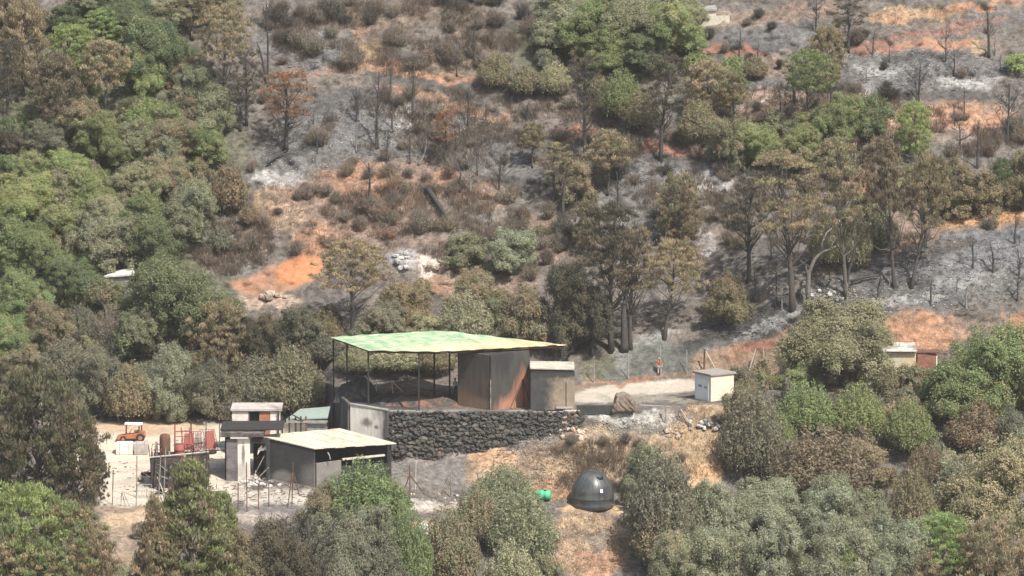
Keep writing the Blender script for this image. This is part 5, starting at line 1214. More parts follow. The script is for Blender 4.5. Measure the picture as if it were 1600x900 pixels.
# ------------------------------------------------------------------ people
def skin(name, joints, edges, mat, parent, root_i=0, sub=1):
    me = bpy.data.meshes.new(name); me.from_pydata([j[0] for j in joints], edges, []); me.update()
    o = link(name, me, parent, mat); me.skin_vertices or None
    m = o.modifiers.new('skin', 'SKIN'); m.use_smooth_shade = True
    if not me.skin_vertices:
        bm = bmesh.new(); bm.from_mesh(me); bm.verts.layers.skin.verify(); bm.to_mesh(me); bm.free()
    for i, j in enumerate(joints):
        r_ = j[1] if isinstance(j[1], tuple) else (j[1], j[1])
        me.skin_vertices[0].data[i].radius = r_; me.skin_vertices[0].data[i].use_root = (i == root_i)
    s_ = o.modifiers.new('subdivision', 'SUBSURF'); s_.levels = sub; s_.render_levels = sub
    return o
def person(foot, yaw, label, top_c, leg_c, hat_c=None, hair_c=(.03, .025, .02), bend=0.0, vest=None):
    o = thing('person', label, 'person', tuple(foot)); o.rotation_euler = (0, 0, yaw)
    m_skin = bpy.data.materials.get('skin_tone') or surface('skin_tone', (.42, .25, .17), .6, .08, 5, bump=0)
    mtop = surface('cloth_top', top_c, .9, .15, 6); mleg = surface('cloth_legs', leg_c, .9, .15, 6); mboot = surface('boots', (.03, .03, .03), .7, .2, 6)
    B = lambda z, y: (y - math.sin(bend) * max(0, z - .95), .95 + (z - .95) * math.cos(bend) if z > .95 else z)
    def J(x, y, z, r_): yy, zz = B(z, y); return ((x, yy, zz), r_)
    J_ = [J(0, 0, .95, .13), J(0, 0, 1.15, (.14, .11)), J(0, 0, 1.38, (.17, .12)), J(0, -.01, 1.5, .06), J(0, -.02, 1.58, .075), J(0, -.03, 1.68, .095), J(0, -.02, 1.76, .07), J(0, -.125, 1.655, .02)]
    E_ = [(0, 1), (1, 2), (2, 3), (3, 4), (4, 5), (5, 6), (5, 7)]
    for s in (-1, 1):
        b = len(J_)
        J_ += [J(s*.1, 0, .88, .095), J(s*.12, -.03 * s, .5, .06), J(s*.13, .02, .1, .042), J(s*.13, -.13, .04, .035)]
        E_ += [(0, b), (b, b+1), (b+1, b+2), (b+2, b+3)]
        b = len(J_)
        J_ += [J(s*.21, 0, 1.42, .06), J(s*.27, .03, 1.16, .045), J(s*.24, -.16, 1.0, .034), J(s*.225, -.23, .95, (.03, .018))]
        E_ += [(2, b), (b, b+1), (b+1, b+2), (b+2, b+3)]
        for i in range(4):
            c = len(J_); x = s * (.195 + .02 * i); L = (.055, .068, .063, .05)[i]
            J_ += [J(x, -.275, .935, .009), J(x + s*.004, -.275 - L * .6, .915, .008), J(x, -.275 - L, .885, .006)]; E_ += [(b+3, c), (c, c+1), (c+1, c+2)]
        c = len(J_); J_ += [J(s*.185, -.235, .94, .01), J(s*.168, -.27, .93, .008)]; E_ += [(b+3, c), (c, c+1)]
        J_.append(J(s*.095, -.03, 1.66, .018)); E_.append((5, len(J_) - 1))
    skin('body', J_, E_, m_skin, o)
    T_ = [J(0, 0, .9, (.165, .13)), J(0, 0, 1.15, (.17, .135)), J(0, 0, 1.38, (.19, .14)), J(0, 0, 1.47, .09)]; TE = [(0, 1), (1, 2), (2, 3)]
    for s in (-1, 1):
        b = len(T_); T_ += [J(s*.215, 0, 1.41, .085), J(s*.275, .03, 1.16, .07), J(s*.245, -.13, 1.02, .055)]; TE += [(2, b), (b, b+1), (b+1, b+2)]
    skin('jacket', T_, TE, mtop, o)
    L_ = [J(0, 0, .95, (.16, .125))]; LE = []
    for s in (-1, 1):
        b = len(L_); L_ += [J(s*.1, 0, .86, .115), J(s*.12, -.03*s, .5, .085), J(s*.13, .015, .13, .075)]; LE += [(0, b), (b, b+1), (b+1, b+2)]
    skin('trousers', L_, LE, mleg, o)
    for s in (-1, 1): skin('boot', [((s*.13, .02, .1), .06), ((s*.13, .01, .05), .055), ((s*.13, -.15, .045), .05)], [(0, 1), (1, 2)], mboot, o)
    yy, zz = B(1.7, -.025); cm = hat_c or hair_c
    bm = bmesh.new(); bmesh.ops.create_uvsphere(bm, u_segments=14, v_segments=8, radius=.125)
    for v in bm.verts:
        if v.co.z < -.01: v.co.z *= .25; v.co.xy = v.co.xy * (1.15 if hat_c else .98)
        v.co += Vector((0, yy + .01, zz + .02))
    me = bpy.data.meshes.new('helmet' if hat_c else 'hair'); bm.to_mesh(me); bm.free()
    for p in me.polygons: p.use_smooth = True
    link('helmet' if hat_c else 'hair', me, o, surface('head_cover', cm, .5, .1, 5))
    if vest: skin('harness', [J(0, 0, 1.1, (.185, .15)), J(0, 0, 1.36, (.205, .155))], [(0, 1)], surface('vest_cloth', vest, .85, .2, 6), o)
    return o
person(P(1030.5, 586), R(10), 'firefighter in a yellow helmet, red jacket and pale grey trousers standing on the grey slope', (.42, .12, .06), (.42, .42, .40), (.75, .66, .22), vest=(.30, .075, .06))
person(P(713, 618), R(-25), 'person in a white top standing behind the rubble left of the burnt block room', (.82, .82, .82), (.06, .07, .10), None, bend=.35)
# ------------------------------------------------------------------ trees and bushes: kind|x|foot|top|width|tint|name|label|lean
PLANTS = '''
oak|150|28|-26|84|O|oak_tree|olive oak cut by the top edge between the bright green pines and the leafy oak
shoot|1384|616|566|42|V|burnt_bush|small olive brown bush against the right end of the cottage wall
oak|265|44|-8|80|O|oak_tree|sparse olive tree at the top edge right of the dark leafy oak
oak|325|30|-22|76|V|oak_tree|brownish tree at the top edge above the orange and green pine
oak|30|56|-20|90|B|oak_tree|brown tree behind the browned corner pine
oak|290|140|88|60|V|oak_tree|faded tree just under the right of the big dark round oak
oak|262|215|160|70|g|oak_tree|soft green tree between the yellow green bush and the olive grey tree
oak|130|212|150|70|V|oak_tree|brownish tree at the foot of the reddish brown pine
oak|65|240|190|80|N|oak_tree|smoky tree at the left edge under the reddish brown pine
oak|15|255|206|60|X|oak_tree|charred dark tree at the left edge beside the pale ash patch
shoot|345|395|350|44|N|burnt_bush|small grey brown bush on the grey slope left of the red earth scar
shoot|390|352|318|40|B|burnt_bush|small straw brown bush on the slope above the red earth scar
pineF|36|150|2|84|K|pine_tree|browned pine filling the top left corner of the hillside
pineX|12|190|62|70|X|pine_tree|dark scorched pine at the left edge under the browned corner pine
pineF|110|115|38|84|G|pine_tree|bright green rounded pine between the corner pine and the dark oak
pineF|160|82|14|70|G|pine_tree|bright green pine near the top, upper of two against the dark oak
oak|98|50|8|70|D|oak_tree|dark oak at the top edge left of the bright green pines
oak|200|52|-8|84|D|oak_tree|dark leafy oak at the top edge above the dark round oak
oak|250|122|28|108|D|oak_tree|big dark green round oak high on the left hillside
pineF|90|208|86|92|B|pine_tree|reddish brown pine with a full crown high on the left
pineM|165|192|62|76|K|pine_tree|half green half brown pine beside the reddish brown pine
oak|221|152|82|56|G|oak_tree|small bright green round tree under the dark round oak
pineX|300|60|-14|80|V|pine_tree|thin crowned pine at the top edge right of the dark oaks
pineL|350|170|8|96|K|pine_tree|orange and green crowned pine high left of the ash streaks
pineX|385|196|78|62|X|pine_tree|blackened pine just under the orange and green crowned pine
bareT|418|130|-12|30|C|bare_tree|tall bare black trunk at the top edge over the ash streaks
bareP|421|141|55|12|C|bare_tree|black leaning pole of a burnt tree between two pines|-.3
pineX|447|236|112|104|R|pine_tree|lone orange red pine with a black trunk on grey ash
pineX|375|205|120|60|X|bare_tree|scorched leafless pine left of the lone orange pine
oak|305|175|104|66|O|oak_tree|grey green sparse tree right of the small bright green tree
oak|335|215|140|60|O|oak_tree|olive grey tree on the edge of the ash left of the orange pine
shoot|232|205|150|74|G|green_bush|yellow green bush in the middle of the left thicket
oak|160|248|176|78|g|oak_tree|mid green oak under the half brown pine
oak|215|240|185|70|O|oak_tree|dull green oak below the yellow green bush
oak|280|252|186|84|V|oak_tree|brownish green oak left of the brown bush by the ash
oak|322|262|205|66|g|oak_tree|green oak at the right edge of the left thicket above the brown bush
shoot|358|334|248|60|B|burnt_bush|tall brown dead bush at the edge of the ash left of the orange pine slope
oak|30|292|236|80|g|green_bush|green bush at the left edge under the pale ash patch
oak|100|290|236|86|G|green_bush|pale green bush under the reddish brown pine
oak|40|350|272|104|G|oak_tree|large light green oak at the left edge of the hillside
oak|98|330|270|74|L|oak_tree|yellowish green oak in the left thicket
oak|150|330|262|80|g|oak_tree|green oak in the middle of the left thicket left of the dull one
oak|205|320|256|84|O|oak_tree|dull green oak in the middle of the left thicket
oak|258|312|246|80|V|oak_tree|faded olive oak above the large olive oak of the left thicket
oak|290|366|284|92|O|oak_tree|large olive green oak at the right side of the left thicket
oak|228|370|300|84|g|oak_tree|green oak left of the large olive oak
oak|170|372|306|80|O|oak_tree|grey olive oak above the greyish pair in the left thicket
oak|110|388|318|90|g|oak_tree|broad green oak in the left thicket below the yellowish oak
oak|25|420|340|96|g|oak_tree|dark based green oak at the left edge level with the red earth scar
oak|68|446|360|86|g|oak_tree|green oak right of the dark based oak at the left edge
oak|140|420|330|70|S|oak_tree|greyish olive tree above the white roofed hut
oak|195|424|348|74|S|oak_tree|greyish sparse tree right above the white roofed hut
oak|247|418|334|82|D|oak_tree|dark green oak between white roofed hut and the ash slope
shoot|245|428|396|50|G|green_bush|small bright green bush just right of the white roofed hut
oak|285|378|336|50|L|oak_tree|small yellowish tree at the lower right edge of the left thicket
oak|30|500|424|90|g|oak_tree|green oak at the left edge below the dark based one
oak|100|470|398|86|D|oak_tree|dark green oak left of the white roofed hut
oak|15|560|488|90|g|oak_tree|bright mid green oak at the left edge above the big dark pine
oak|70|545|470|80|V|oak_tree|brown green oak right of the bright mid green oak
oak|270|548|406|156|D|oak_tree|very large dark green oak below the white roofed hut
oak|222|560|480|80|O|oak_tree|olive oak under the left side of the very large dark oak
shoot|155|478|432|80|V|burnt_bush|brown green bush in the shade below the white roofed hut
scrub|230|470|430|50|B|burnt_bush|reddish brown bush right of the white roofed hut
shoot|125|540|470|70|N|burnt_bush|grey brown dead bush left of the very large dark oak
scrub|165|545|480|70|N|burnt_bush|grey twiggy bush against the left foot of the very large dark oak
pineF|342|598|468|112|K|pine_tree|khaki brown pine right of the very large dark oak
oak|265|655|540|84|S|oak_tree|pale grey green olive tree at the back of the yard
oak|330|655|560|80|N|oak_tree|smoky brown grey tree at the back of the yard right of the pale olive
shoot|205|660|560|86|V|oak_tree|dull brown green tree directly behind the orange tractor
oak|160|652|540|80|N|oak_tree|grey brown tree behind the left end of the yard
shoot|400|645|548|92|N|burnt_bush|dark grey burnt bush behind the white shed
shoot|458|650|530|104|V|burnt_bush|large dusky olive bush between the white shed and the canopy
oak|410|575|488|80|X|oak_tree|charcoal brown scorched oak right of the khaki brown pine
oak|470|560|485|74|N|oak_tree|smoky grey scorched oak left of the canopy roof corner
shoot|505|545|480|64|V|burnt_bush|olive bush touching the left corner of the canopy roof
shoot|100|600|520|80|N|burnt_bush|faded brown bush above the big dark pine
oak|40|610|540|80|V|oak_tree|brownish oak between left edge oak and big dark pine
oak|295|620|548|60|V|oak_tree|dull olive tree just right of the pale olive at the yard back
shoot|365|640|590|70|X|burnt_bush|low black brown bush left of the white shed
pineL|550|524|374|124|K|pine_tree|broad khaki green pine with dark trunk behind the left half of the canopy
oak|635|520|436|84|K|oak_tree|khaki scorched tree right of the broad khaki pine
oak|590|545|470|80|N|oak_tree|greyish scorched tree behind the canopy between the two khaki trees
oak|738|500|422|92|V|oak_tree|brown topped tree in the middle behind the canopy
shoot|728|540|452|100|S|oak_tree|pale grey green bush right behind the centre of the canopy
oak|822|545|446|78|K|oak_tree|khaki tree behind the right half of the canopy
oak|780|530|470|60|O|oak_tree|dull green tree between the pale bush and the khaki tree behind the canopy
oak|665|545|490|66|L|oak_tree|yellowish scorched tree peeping over the canopy
shoot|620|580|536|100|L|burnt_bush|straw green bush seen under the canopy through its middle posts
shoot|680|582|532|80|K|burnt_bush|khaki bush seen under the canopy left of the burnt block room
shoot|555|584|538|70|O|burnt_bush|dull green bush seen between the left canopy posts
oak|728|418|362|76|O|olive_tree|left one of two olive bushes with black shade on the pink slope
oak|797|430|360|76|S|olive_tree|right one of two olive bushes with black shade, the rounder
pineT|955|548|318|124|X|pine_tree|tall dense dark brown scorched pine group right behind the canopy
oak|895|552|410|100|X|oak_tree|dark smoky oak at the left foot of the tall dense scorched pine
pineX|985|546|350|90|B|pine_tree|brown sparse pine leaning on the right of the dense scorched pine
bareT|925|556|440|40|C|bare_tree|black bare trunks under the tall dense scorched pine, left one
bareP|975|548|430|30|C|bare_tree|straight black trunk under the tall dense scorched pine, right one
pineF|918|400|312|44|K|pine_tree|small khaki pine top at the upper left of the dense scorched pine
pineL|1038|530|372|94|K|pine_tree|khaki yellow pine between the dense scorched pine and the ash slope|.12
pineF|1062|380|272|76|K|pine_tree|khaki pine with a thin black trunk above the ash gully
oak|900|320|246|64|K|pine_tree|khaki scorched pine in the middle of the slope below the red bank
pineM|950|306|204|70|K|pine_tree|khaki pine with slim trunk just under the red bank
pineM|832|262|192|44|K|pine_tree|small khaki pine left of the red bank's lower end
pineX|866|316|222|58|K|pine_tree|sparse khaki pine left of the scorched pine below the red bank
oak|868|72|6|76|S|oak_tree|greyish oak on the left of the big oak grove at the top
oak|925|84|0|104|g|oak_tree|large green oak of the top grove, second from its left
oak|985|66|-16|110|O|oak_tree|tall olive oak in the middle of the top grove
oak|1052|84|2|92|g|oak_tree|green oak at the right end of the top grove
oak|950|108|48|96|g|oak_tree|front green oak hanging below the others of the top grove
oak|1010|110|50|90|D|oak_tree|dark front oak at the right of the top grove
oak|890|40|-20|80|O|oak_tree|oak cut by the top edge on the left of the grove
oak|1060|40|-25|90|O|oak_tree|oak cut by the top edge on the right of the grove
bush|851|104|74|42|S|green_bush|small pale bush at the foot of the greyish oak of the top grove
shoot|774|140|76|62|V|burnt_bush|brownish green bush left of the top grove, the taller
shoot|866|150|92|62|L|green_bush|yellowish green bush left under the top grove
shoot|820|150|100|54|V|burnt_bush|faded green bush between the two bushes left of the top grove
shoot|970|190|102|74|g|green_bush|tall soft green bush between the two black trunked pines
shoot|930|160|112|50|V|burnt_bush|dull bush behind the left black trunked pine
shoot|1000|204|138|70|V|burnt_bush|olive bush just left of the right black trunked pine
shoot|1092|224|150|76|V|burnt_bush|olive bush on the slope right of the right black trunked pine
pineX|914|247|84|62|X|pine_tree|tall pine with a long black trunk and small dark crown below the top grove
pineX|1032|252|82|86|X|pine_tree|tall pine with a thick black trunk and dark brown crown right of the red bank|.06
bareT|590|232|100|38|C|bare_tree|tall bare black trunk on grey ash left of the white ash patch
bareM|557|190|130|46|C|bare_tree|small bare branchy tree left of the tall bare black trunk
bareS|640|250|200|14|C|bare_tree|short black stem below the white ash patch
bareP|654|258|212|10|A|bare_tree|pale leaning dead stem below the white ash patch|.45
pineX|696|256|172|46|R|pine_tree|small reddish leaved burnt tree right of the white ash patch
bareT|812|228|150|52|C|bare_tree|bare black forked tree in the middle of the upper slope|.2
bareT|880|340|250|40|C|bare_tree|bare black tree between the khaki scorched pines
bareT|965|330|262|30|C|bare_tree|bare trunk among the khaki pines above the dense scorched pine
bareM|780|300|230|50|C|bare_tree|bare twiggy tree on the black ash above the olive bushes
bareM|735|300|236|50|A|bare_tree|grey bare tree on the slope left of the black ash band
pineF|1292|140|40|62|K|pine_tree|khaki topped pine on the terraces at the upper right
pineL|1264|206|78|92|g|pine_tree|green pine with a dark trunk below the khaki topped pine
pineX|1325|80|-6|54|X|pine_tree|blackened thin pine at the top edge of the right terraces
bareM|1436|162|92|60|C|bare_tree|black bare tree with spread branches on the grey terrace
bareM|1478|96|40|36|C|bare_tree|small bare tree above the orange terrace edge at the upper right
bareM|1275|50|-8|44|C|bare_tree|bare tree at the top edge between the two terraces
bareT|1545|90|10|34|C|bare_tree|bare tree near the top right corner
bareM|1574|222|120|66|C|bare_tree|large bare black tree at the right edge on the orange terrace
bareM|1500|236|186|44|C|bare_tree|low bare tree on the orange terrace right of the upright green pine
oak|1316|224|148|78|g|oak_tree|green oak on the left of the upright green pine
oak|1356|214|146|66|D|oak_tree|darker green oak touching the upright green pine
pineF|1428|252|160|56|G|pine_tree|upright green pine on the orange terrace of the upper right
oak|1590|116|78|44|G|green_bush|green bush cut by the right edge near the top
pineF|1105|188|96|86|K|pine_tree|khaki and green pine right of the black trunked pines
pineM|1146|206|112|54|M|pine_tree|half green pine right of the khaki and green pine
shoot|1090|112|78|54|g|green_bush|low green bush under the white outbuilding
shoot|1146|122|84|46|g|green_bush|dark green low bush on the red earth under the white outbuilding
shoot|1180|124|84|40|V|green_bush|brown green low bush right of the dark green low bush
oak|1190|256|192|78|g|oak_tree|fresh green tree on the left of the green band below the terraces
oak|1250|262|196|80|g|oak_tree|fresh green tree in the middle of the green band below the terraces
oak|1135|262|186|70|V|oak_tree|faded green tree at the left end of the green band below the terraces
oak|1300|280|214|60|O|oak_tree|olive tree behind the tall dark pine of the ash slope
pineT|1238|486|232|112|K|pine_tree|tallest brown crowned pine on the left of the right ash slope|-.05
pineX|1170|440|262|96|X|pine_tree|sparse scorched pine left of the tallest brown crowned pine
pineT|1322|466|214|86|V|pine_tree|tall dark green brown pine with a slim straight trunk on the ash slope|-.07
pineL|1398|450|212|78|B|pine_tree|tall orange brown crowned pine with a leaning trunk on the ash slope|-.1
pineL|1424|452|238|92|K|pine_tree|khaki pine with a trunk leaning right at the top of the ash slope|.16
bareM|1446|386|300|70|X|bare_tree|bare dark forked tree on the upper edge of the right ash slope
shoot|1376|388|316|60|O|burnt_bush|olive bush between the two leaning trunked pines
shoot|1332|420|336|60|L|burnt_bush|straw green bush behind the dead twisted tree
shoot|1290|420|326|66|L|green_bush|yellowish green bush between the two tallest pines of the ash slope
oak|1492|330|246|74|V|oak_tree|brownish tree behind the upper edge of the ash slope
pineF|1565|330|246|40|D|pine_tree|dark narrow pine near the right edge above the ash slope
oak|1535|340|270|70|K|oak_tree|khaki tree left of the dark narrow pine
oak|1598|326|230|70|V|oak_tree|brown green tree cut by the right edge above the ash slope
oak|1460|300|250|66|B|oak_tree|brown scorched tree behind the khaki leaning pine
oak|1400|310|262|56|O|oak_tree|dull olive tree between the leaning pines
oak|1345|345|300|50|L|oak_tree|faded tree in front of the orange earth patch
oak|1138|506|424|62|V|olive_tree|round olive bush with a dark stem at the left end of the ash slope
bareM|1212|478|410|40|C|bare_tree|black twiggy sapling between round olive bush and tallest pine
bareM|1222|484|430|30|A|bare_tree|grey twiggy sapling beside the tallest pine's trunk
bareS|1180|470|420|20|C|bare_tree|thin black sapling above the round olive bush
bareS|1552|426|374|26|C|bare_tree|small forked black sapling high on the right ash slope
bareS|1520|420|366|22|C|bare_tree|thin black sapling left of the small forked sapling
bareS|1454|474|428|20|C|bare_tree|grey black sapling low on the right ash slope
bareS|1372|468|424|26|C|bare_tree|crooked black sapling below the leaning trunks on the ash
bareS|1586|380|330|24|C|bare_tree|thin black sapling near the right edge of the ash slope
bareM|1590|470|390|40|C|bare_tree|bare twiggy tree near the right edge low on the ash slope
bareS|1510|482|440|24|A|bare_tree|greyish sapling on the lower right ash slope above the orange bank
bareS|1418|440|404|16|C|bare_tree|burnt stub between the leaning trunks
oak|1318|600|468|156|O|olive_tree|big round olive tree standing in front of the pale cottage
oak|1530|652|510|150|g|oak_tree|large fresh green tree at the right edge beside the red shed
oak|1600|640|520|90|g|oak_tree|fresh green tree cut by the right edge above the brown bush
shoot|1175|752|596|104|N|burnt_bush|dark brown dead bush on the right of the straw slope
oak|1160|690|600|60|V|burnt_bush|brown green bush just below the utility hut
shoot|1260|684|588|104|g|green_bush|green bush in front of the left end of the cottage
shoot|1340|690|592|100|g|green_bush|soft green bush in front of the olive tree's foot
shoot|1215|724|640|70|g|green_bush|small green bush right of the dark brown dead bush
shoot|1285|790|654|176|B|burnt_bush|wide dome shaped brown bush on the lower right
oak|1335|770|690|110|V|burnt_bush|olive brown bush on the right shoulder of the brown dome bush
shoot|1420|712|616|90|g|green_bush|bright green bush between brown dome bush and the large right tree
shoot|1525|708|622|110|B|burnt_bush|purplish brown bush under the large fresh green tree
shoot|1445|760|690|70|B|burnt_bush|brown bush left of the pale oak at the right edge
oak|1585|740|640|60|N|burnt_bush|dark brown bush cut by the right edge
oak|1550|836|680|150|L|oak_tree|pale khaki oak with a dark forked trunk at the right edge
shoot|1425|850|722|96|V|green_bush|soft olive haze bush left of the pale khaki oak
oak|1115|866|752|110|S|oak_tree|grey green oak at the left end of the grey green thicket
oak|1200|836|746|104|S|oak_tree|grey green oak second from the left in the grey green thicket
oak|1285|850|746|110|S|oak_tree|grey green oak in the middle back of the grey green thicket
oak|1355|876|764|104|S|oak_tree|grey green oak at the right back of the grey green thicket
oak|1400|940|806|104|S|oak_tree|grey green oak at the lower right of the grey green thicket
oak|1310|950|810|120|S|oak_tree|grey green oak at the bottom edge left of the young green pine
oak|1215|950|812|120|S|oak_tree|grey green oak at the bottom edge in the middle of the thicket
oak|1130|950|824|110|S|oak_tree|grey green oak at the bottom edge on the thicket's left
oak|1060|940|826|90|O|oak_tree|dull green oak at the bottom edge left of the grey green thicket
shoot|1090|930|820|60|V|green_bush|soft olive bush in front of the thicket's left end
pineF|1475|920|800|112|G|pine_tree|bright green pine top at the lower right below the pale khaki oak
pineF|1550|960|808|120|K|pine_tree|khaki brown pine in the lower right corner
pineF|1600|930|846|90|B|pine_tree|brown pine cut by the lower right corner
pineF|1430|960|858|90|K|pine_tree|khaki pine at the bottom edge right of the young green pine
ypine|1325|970|846|70|G|young_pine|young yellow green pine at the bottom edge in front of the thicket
shoot|1035|874|692|128|N|burnt_bush|big brown haze bush right of the water tank, the rearmost
oak|1015|790|694|84|O|green_bush|dull green crown in the top of the bush right of the water tank
shoot|1040|890|770|120|V|burnt_bush|olive bush in front of the big brown haze bush
shoot|785|810|718|104|O|green_bush|olive green bush above the green barrel's left
shoot|815|880|756|112|O|green_bush|broad green bush in front of the green barrel
shoot|745|850|750|96|V|burnt_bush|olive brown bush left of the broad green bush
shoot|700|930|780|110|V|green_bush|soft olive bush at the bottom centre
shoot|800|960|836|110|L|green_bush|pale green bush at the bottom edge right of the centre
shoot|640|940|780|84|g|green_bush|soft green bush left of the bottom centre one
bush|850|905|852|60|O|green_bush|small olive bush on the orange bank at the bottom
shoot|570|850|708|150|g|oak_tree|big soft green bush in front of the burnt building
oak|510|840|752|80|V|green_bush|brownish green bush left under the big soft green bush
oak|590|880|792|66|S|green_bush|small pale grey green bush below the big soft green bush
oak|530|960|800|110|N|burnt_bush|dark grey burnt bush at the bottom, left of the pale bush
oak|450|960|806|120|X|burnt_bush|dark charred olive bush at the bottom left of centre
bareM|480|960|792|130|C|bare_tree|bare black branches standing in the dark charred bush
bareM|560|950|800|110|C|bare_tree|bare black branches right of the dark charred bush
oak|390|960|830|90|V|burnt_bush|dull olive bush at the bottom right of the young pine
oak|600|950|850|80|N|burnt_bush|smoky bush at the bottom edge beside the soft green one
ypine|300|935|710|168|Y|young_pine|young pine with green and brown upright shoots in front of the yard
ypine|245|960|770|96|K|young_pine|khaki brown young pine left of the greener young pine
ypine|348|930|764|90|Y|young_pine|bright green young pine touching the right of the mixed young pine
pineF|60|800|578|170|P|pine_tree|big dark olive pine with puffed crown at the left of the yard
pineF|115|812|640|110|P|pine_tree|dark olive pine puffs overhanging the left end of the yard
pineF|5|780|600|110|P|pine_tree|dark olive pine cut by the left edge
pineF|148|790|700|50|X|pine_tree|small dark pine at the left corner of the yard
pineF|40|940|752|150|G|pine_tree|bright green pine at the lower left under the dark olive pine
pineF|110|950|780|120|M|pine_tree|green and brown pine in the lower left
pineF|150|960|830|80|K|pine_tree|khaki pine at the bottom edge in the lower left
pineF|15|960|830|110|K|pine_tree|brownish pine in the lower left corner
pineF|85|980|850|100|M|pine_tree|mixed pine at the bottom edge between two khaki ones
oak|185|945|880|70|L|green_bush|pale straw coloured bush at the bottom edge left of the young pine
'''
def add_plants():
    for ln in PLANTS.strip().split('\n'):
        f = ln.split('|')
        kind, px, by, ty, w, tint, name, label = f[:8]
        cat = 'bush' if 'bush' in name else 'tree'
        plant(kind, float(px), float(by), float(ty), float(w), tint, name, cat, label, None, float(f[8]) if len(f) > 8 else 0.0)
add_plants()

# burnt shrubs scattered one by one over the hillside
MARKS = [('the stone wall', 800, 680), ('the straw slope stones', 1050, 678), ('the upright green terrace pine', 1428, 215), ('the reddish brown pine', 90, 140), ('the big dark round oak', 250, 80), ('the orange and green pine', 350, 60), ('the lone orange red pine', 447, 170), ('the tall bare black trunk', 590, 165),
 ('the white ash patch', 636, 184), ('the yellow dirt gully at the top', 575, 75), ('the orange dirt track', 690, 118), ('the greyish oak of the top grove', 860, 50), ('the left black trunked pine', 914, 160),
 ('the right black trunked pine', 1032, 170), ('the red bank', 975, 222), ('the tall brown dead bush', 360, 290), ('the red earth scar', 445, 430), ('the black fallen trunk', 688, 333), ('the two olive bushes', 765, 395),
 ('the dense scorched pine', 955, 420), ('the broad khaki pine', 550, 440), ('the white boulder outcrop', 630, 407), ('the khaki pine above the gully', 1062, 320), ('the white outbuilding', 1116, 25), ('the khaki topped pine', 1292, 80),
 ('the green terrace pine', 1264, 140), ('the black bare tree on the terrace', 1436, 128), ('the orange terrace edge', 1450, 72), ('the upright green pine', 1428, 205), ('the large bare tree at the right edge', 1574, 170),
 ('the tallest brown pine', 1238, 360), ('the tall dark pine', 1322, 340), ('the orange brown pine', 1398, 330), ('the khaki leaning pine', 1445, 320), ('the dark narrow pine', 1565, 290), ('the round olive bush', 1138, 465),
 ('the white roofed hut', 187, 430), ('the very large dark oak', 270, 470), ('the pale olive behind the yard', 265, 590), ('the orange tractor', 205, 675), ('the white shed', 400, 650), ('the green canopy', 690, 530), ('the large dusky olive bush', 458, 590),
 ('the yellowish oak', 98, 300), ('the light green oak at the left edge', 40, 310), ('the large olive oak', 290, 325), ('the dark oak at the left edge', 25, 380), ('the big dark olive pine', 60, 690), ('the bright lower left pine', 40, 840), ('the young pine', 300, 820),
 ('the dark charred bush', 450, 870), ('the big soft green bush', 570, 780), ('the bottom centre bush', 700, 850), ('the pale bottom bush', 800, 890), ('the water tank', 926, 760), ('the haze bush by the tank', 1035, 780), ('the utility hut', 1117, 605),
 ('the big round olive tree', 1318, 540), ('the pale cottage', 1400, 580), ('the red shed', 1446, 575), ('the fresh green tree', 1530, 580), ('the brown dome bush', 1285, 720), ('the pale khaki oak', 1550, 760), ('the grey green thicket', 1230, 820), ('the lower right green pine', 1475, 850), ('the top left corner pine', 36, 60),
 ('the brown bush by the red gate', 1500, 660), ('the ash slope stub', 1418, 420), ('the forked sapling', 1552, 400), ('the middle green band', 1250, 230), ('the bare forked tree', 812, 190), ('the small reddish tree', 696, 215), ('the slim khaki pine', 950, 250)]
MARKS = [m for m in MARKS if 'gate' not in m[0]]
SHADE = {'N': ('grey brown', 'smoky'), 'B': ('reddish brown', 'brown'), 'X': ('blackish', 'charred'), 'R': ('rust red', 'orange brown'), 'V': ('dull olive', 'faded olive'), 'g': ('green', 'leafy green'), 'O': ('olive', 'grey olive'), 'D': ('dark green', 'deep green'), 'S': ('pale grey green', 'silvery'), 'L': ('straw green', 'yellowish'), 'C': ('black', 'charred'), 'A': ('grey', 'ashy')}
WHERE = ['right of', 'below right of', 'below', 'below left of', 'left of', 'above left of', 'above', 'above right of']
USED = set()
def name_shrub(px, py, w, tint, sz, kindword, ):
    ds = sorted(((px - x) ** 2 + (py - y) ** 2, nm, x, y) for nm, x, y in MARKS)
    size = 'tiny' if w < sz[0] + .2 * (sz[1] - sz[0]) else 'small' if w < sz[0] + .45 * (sz[1] - sz[0]) else 'medium' if w < sz[0] + .75 * (sz[1] - sz[0]) else 'broad'
    for d2, nm, x, y in ds[:2]:
        k = int(round(math.atan2(y - py, px - x) / (math.pi / 4))) % 8
        far = 'close ' if d2 < 45 ** 2 else '' if d2 < 85 ** 2 else 'well '
        lab = f'{size} {SHADE[tint][0]} {kindword} {far}{WHERE[k]} {nm}'
        if lab not in USED and len(lab.split()) <= 16:
            USED.add(lab); return lab
    return None
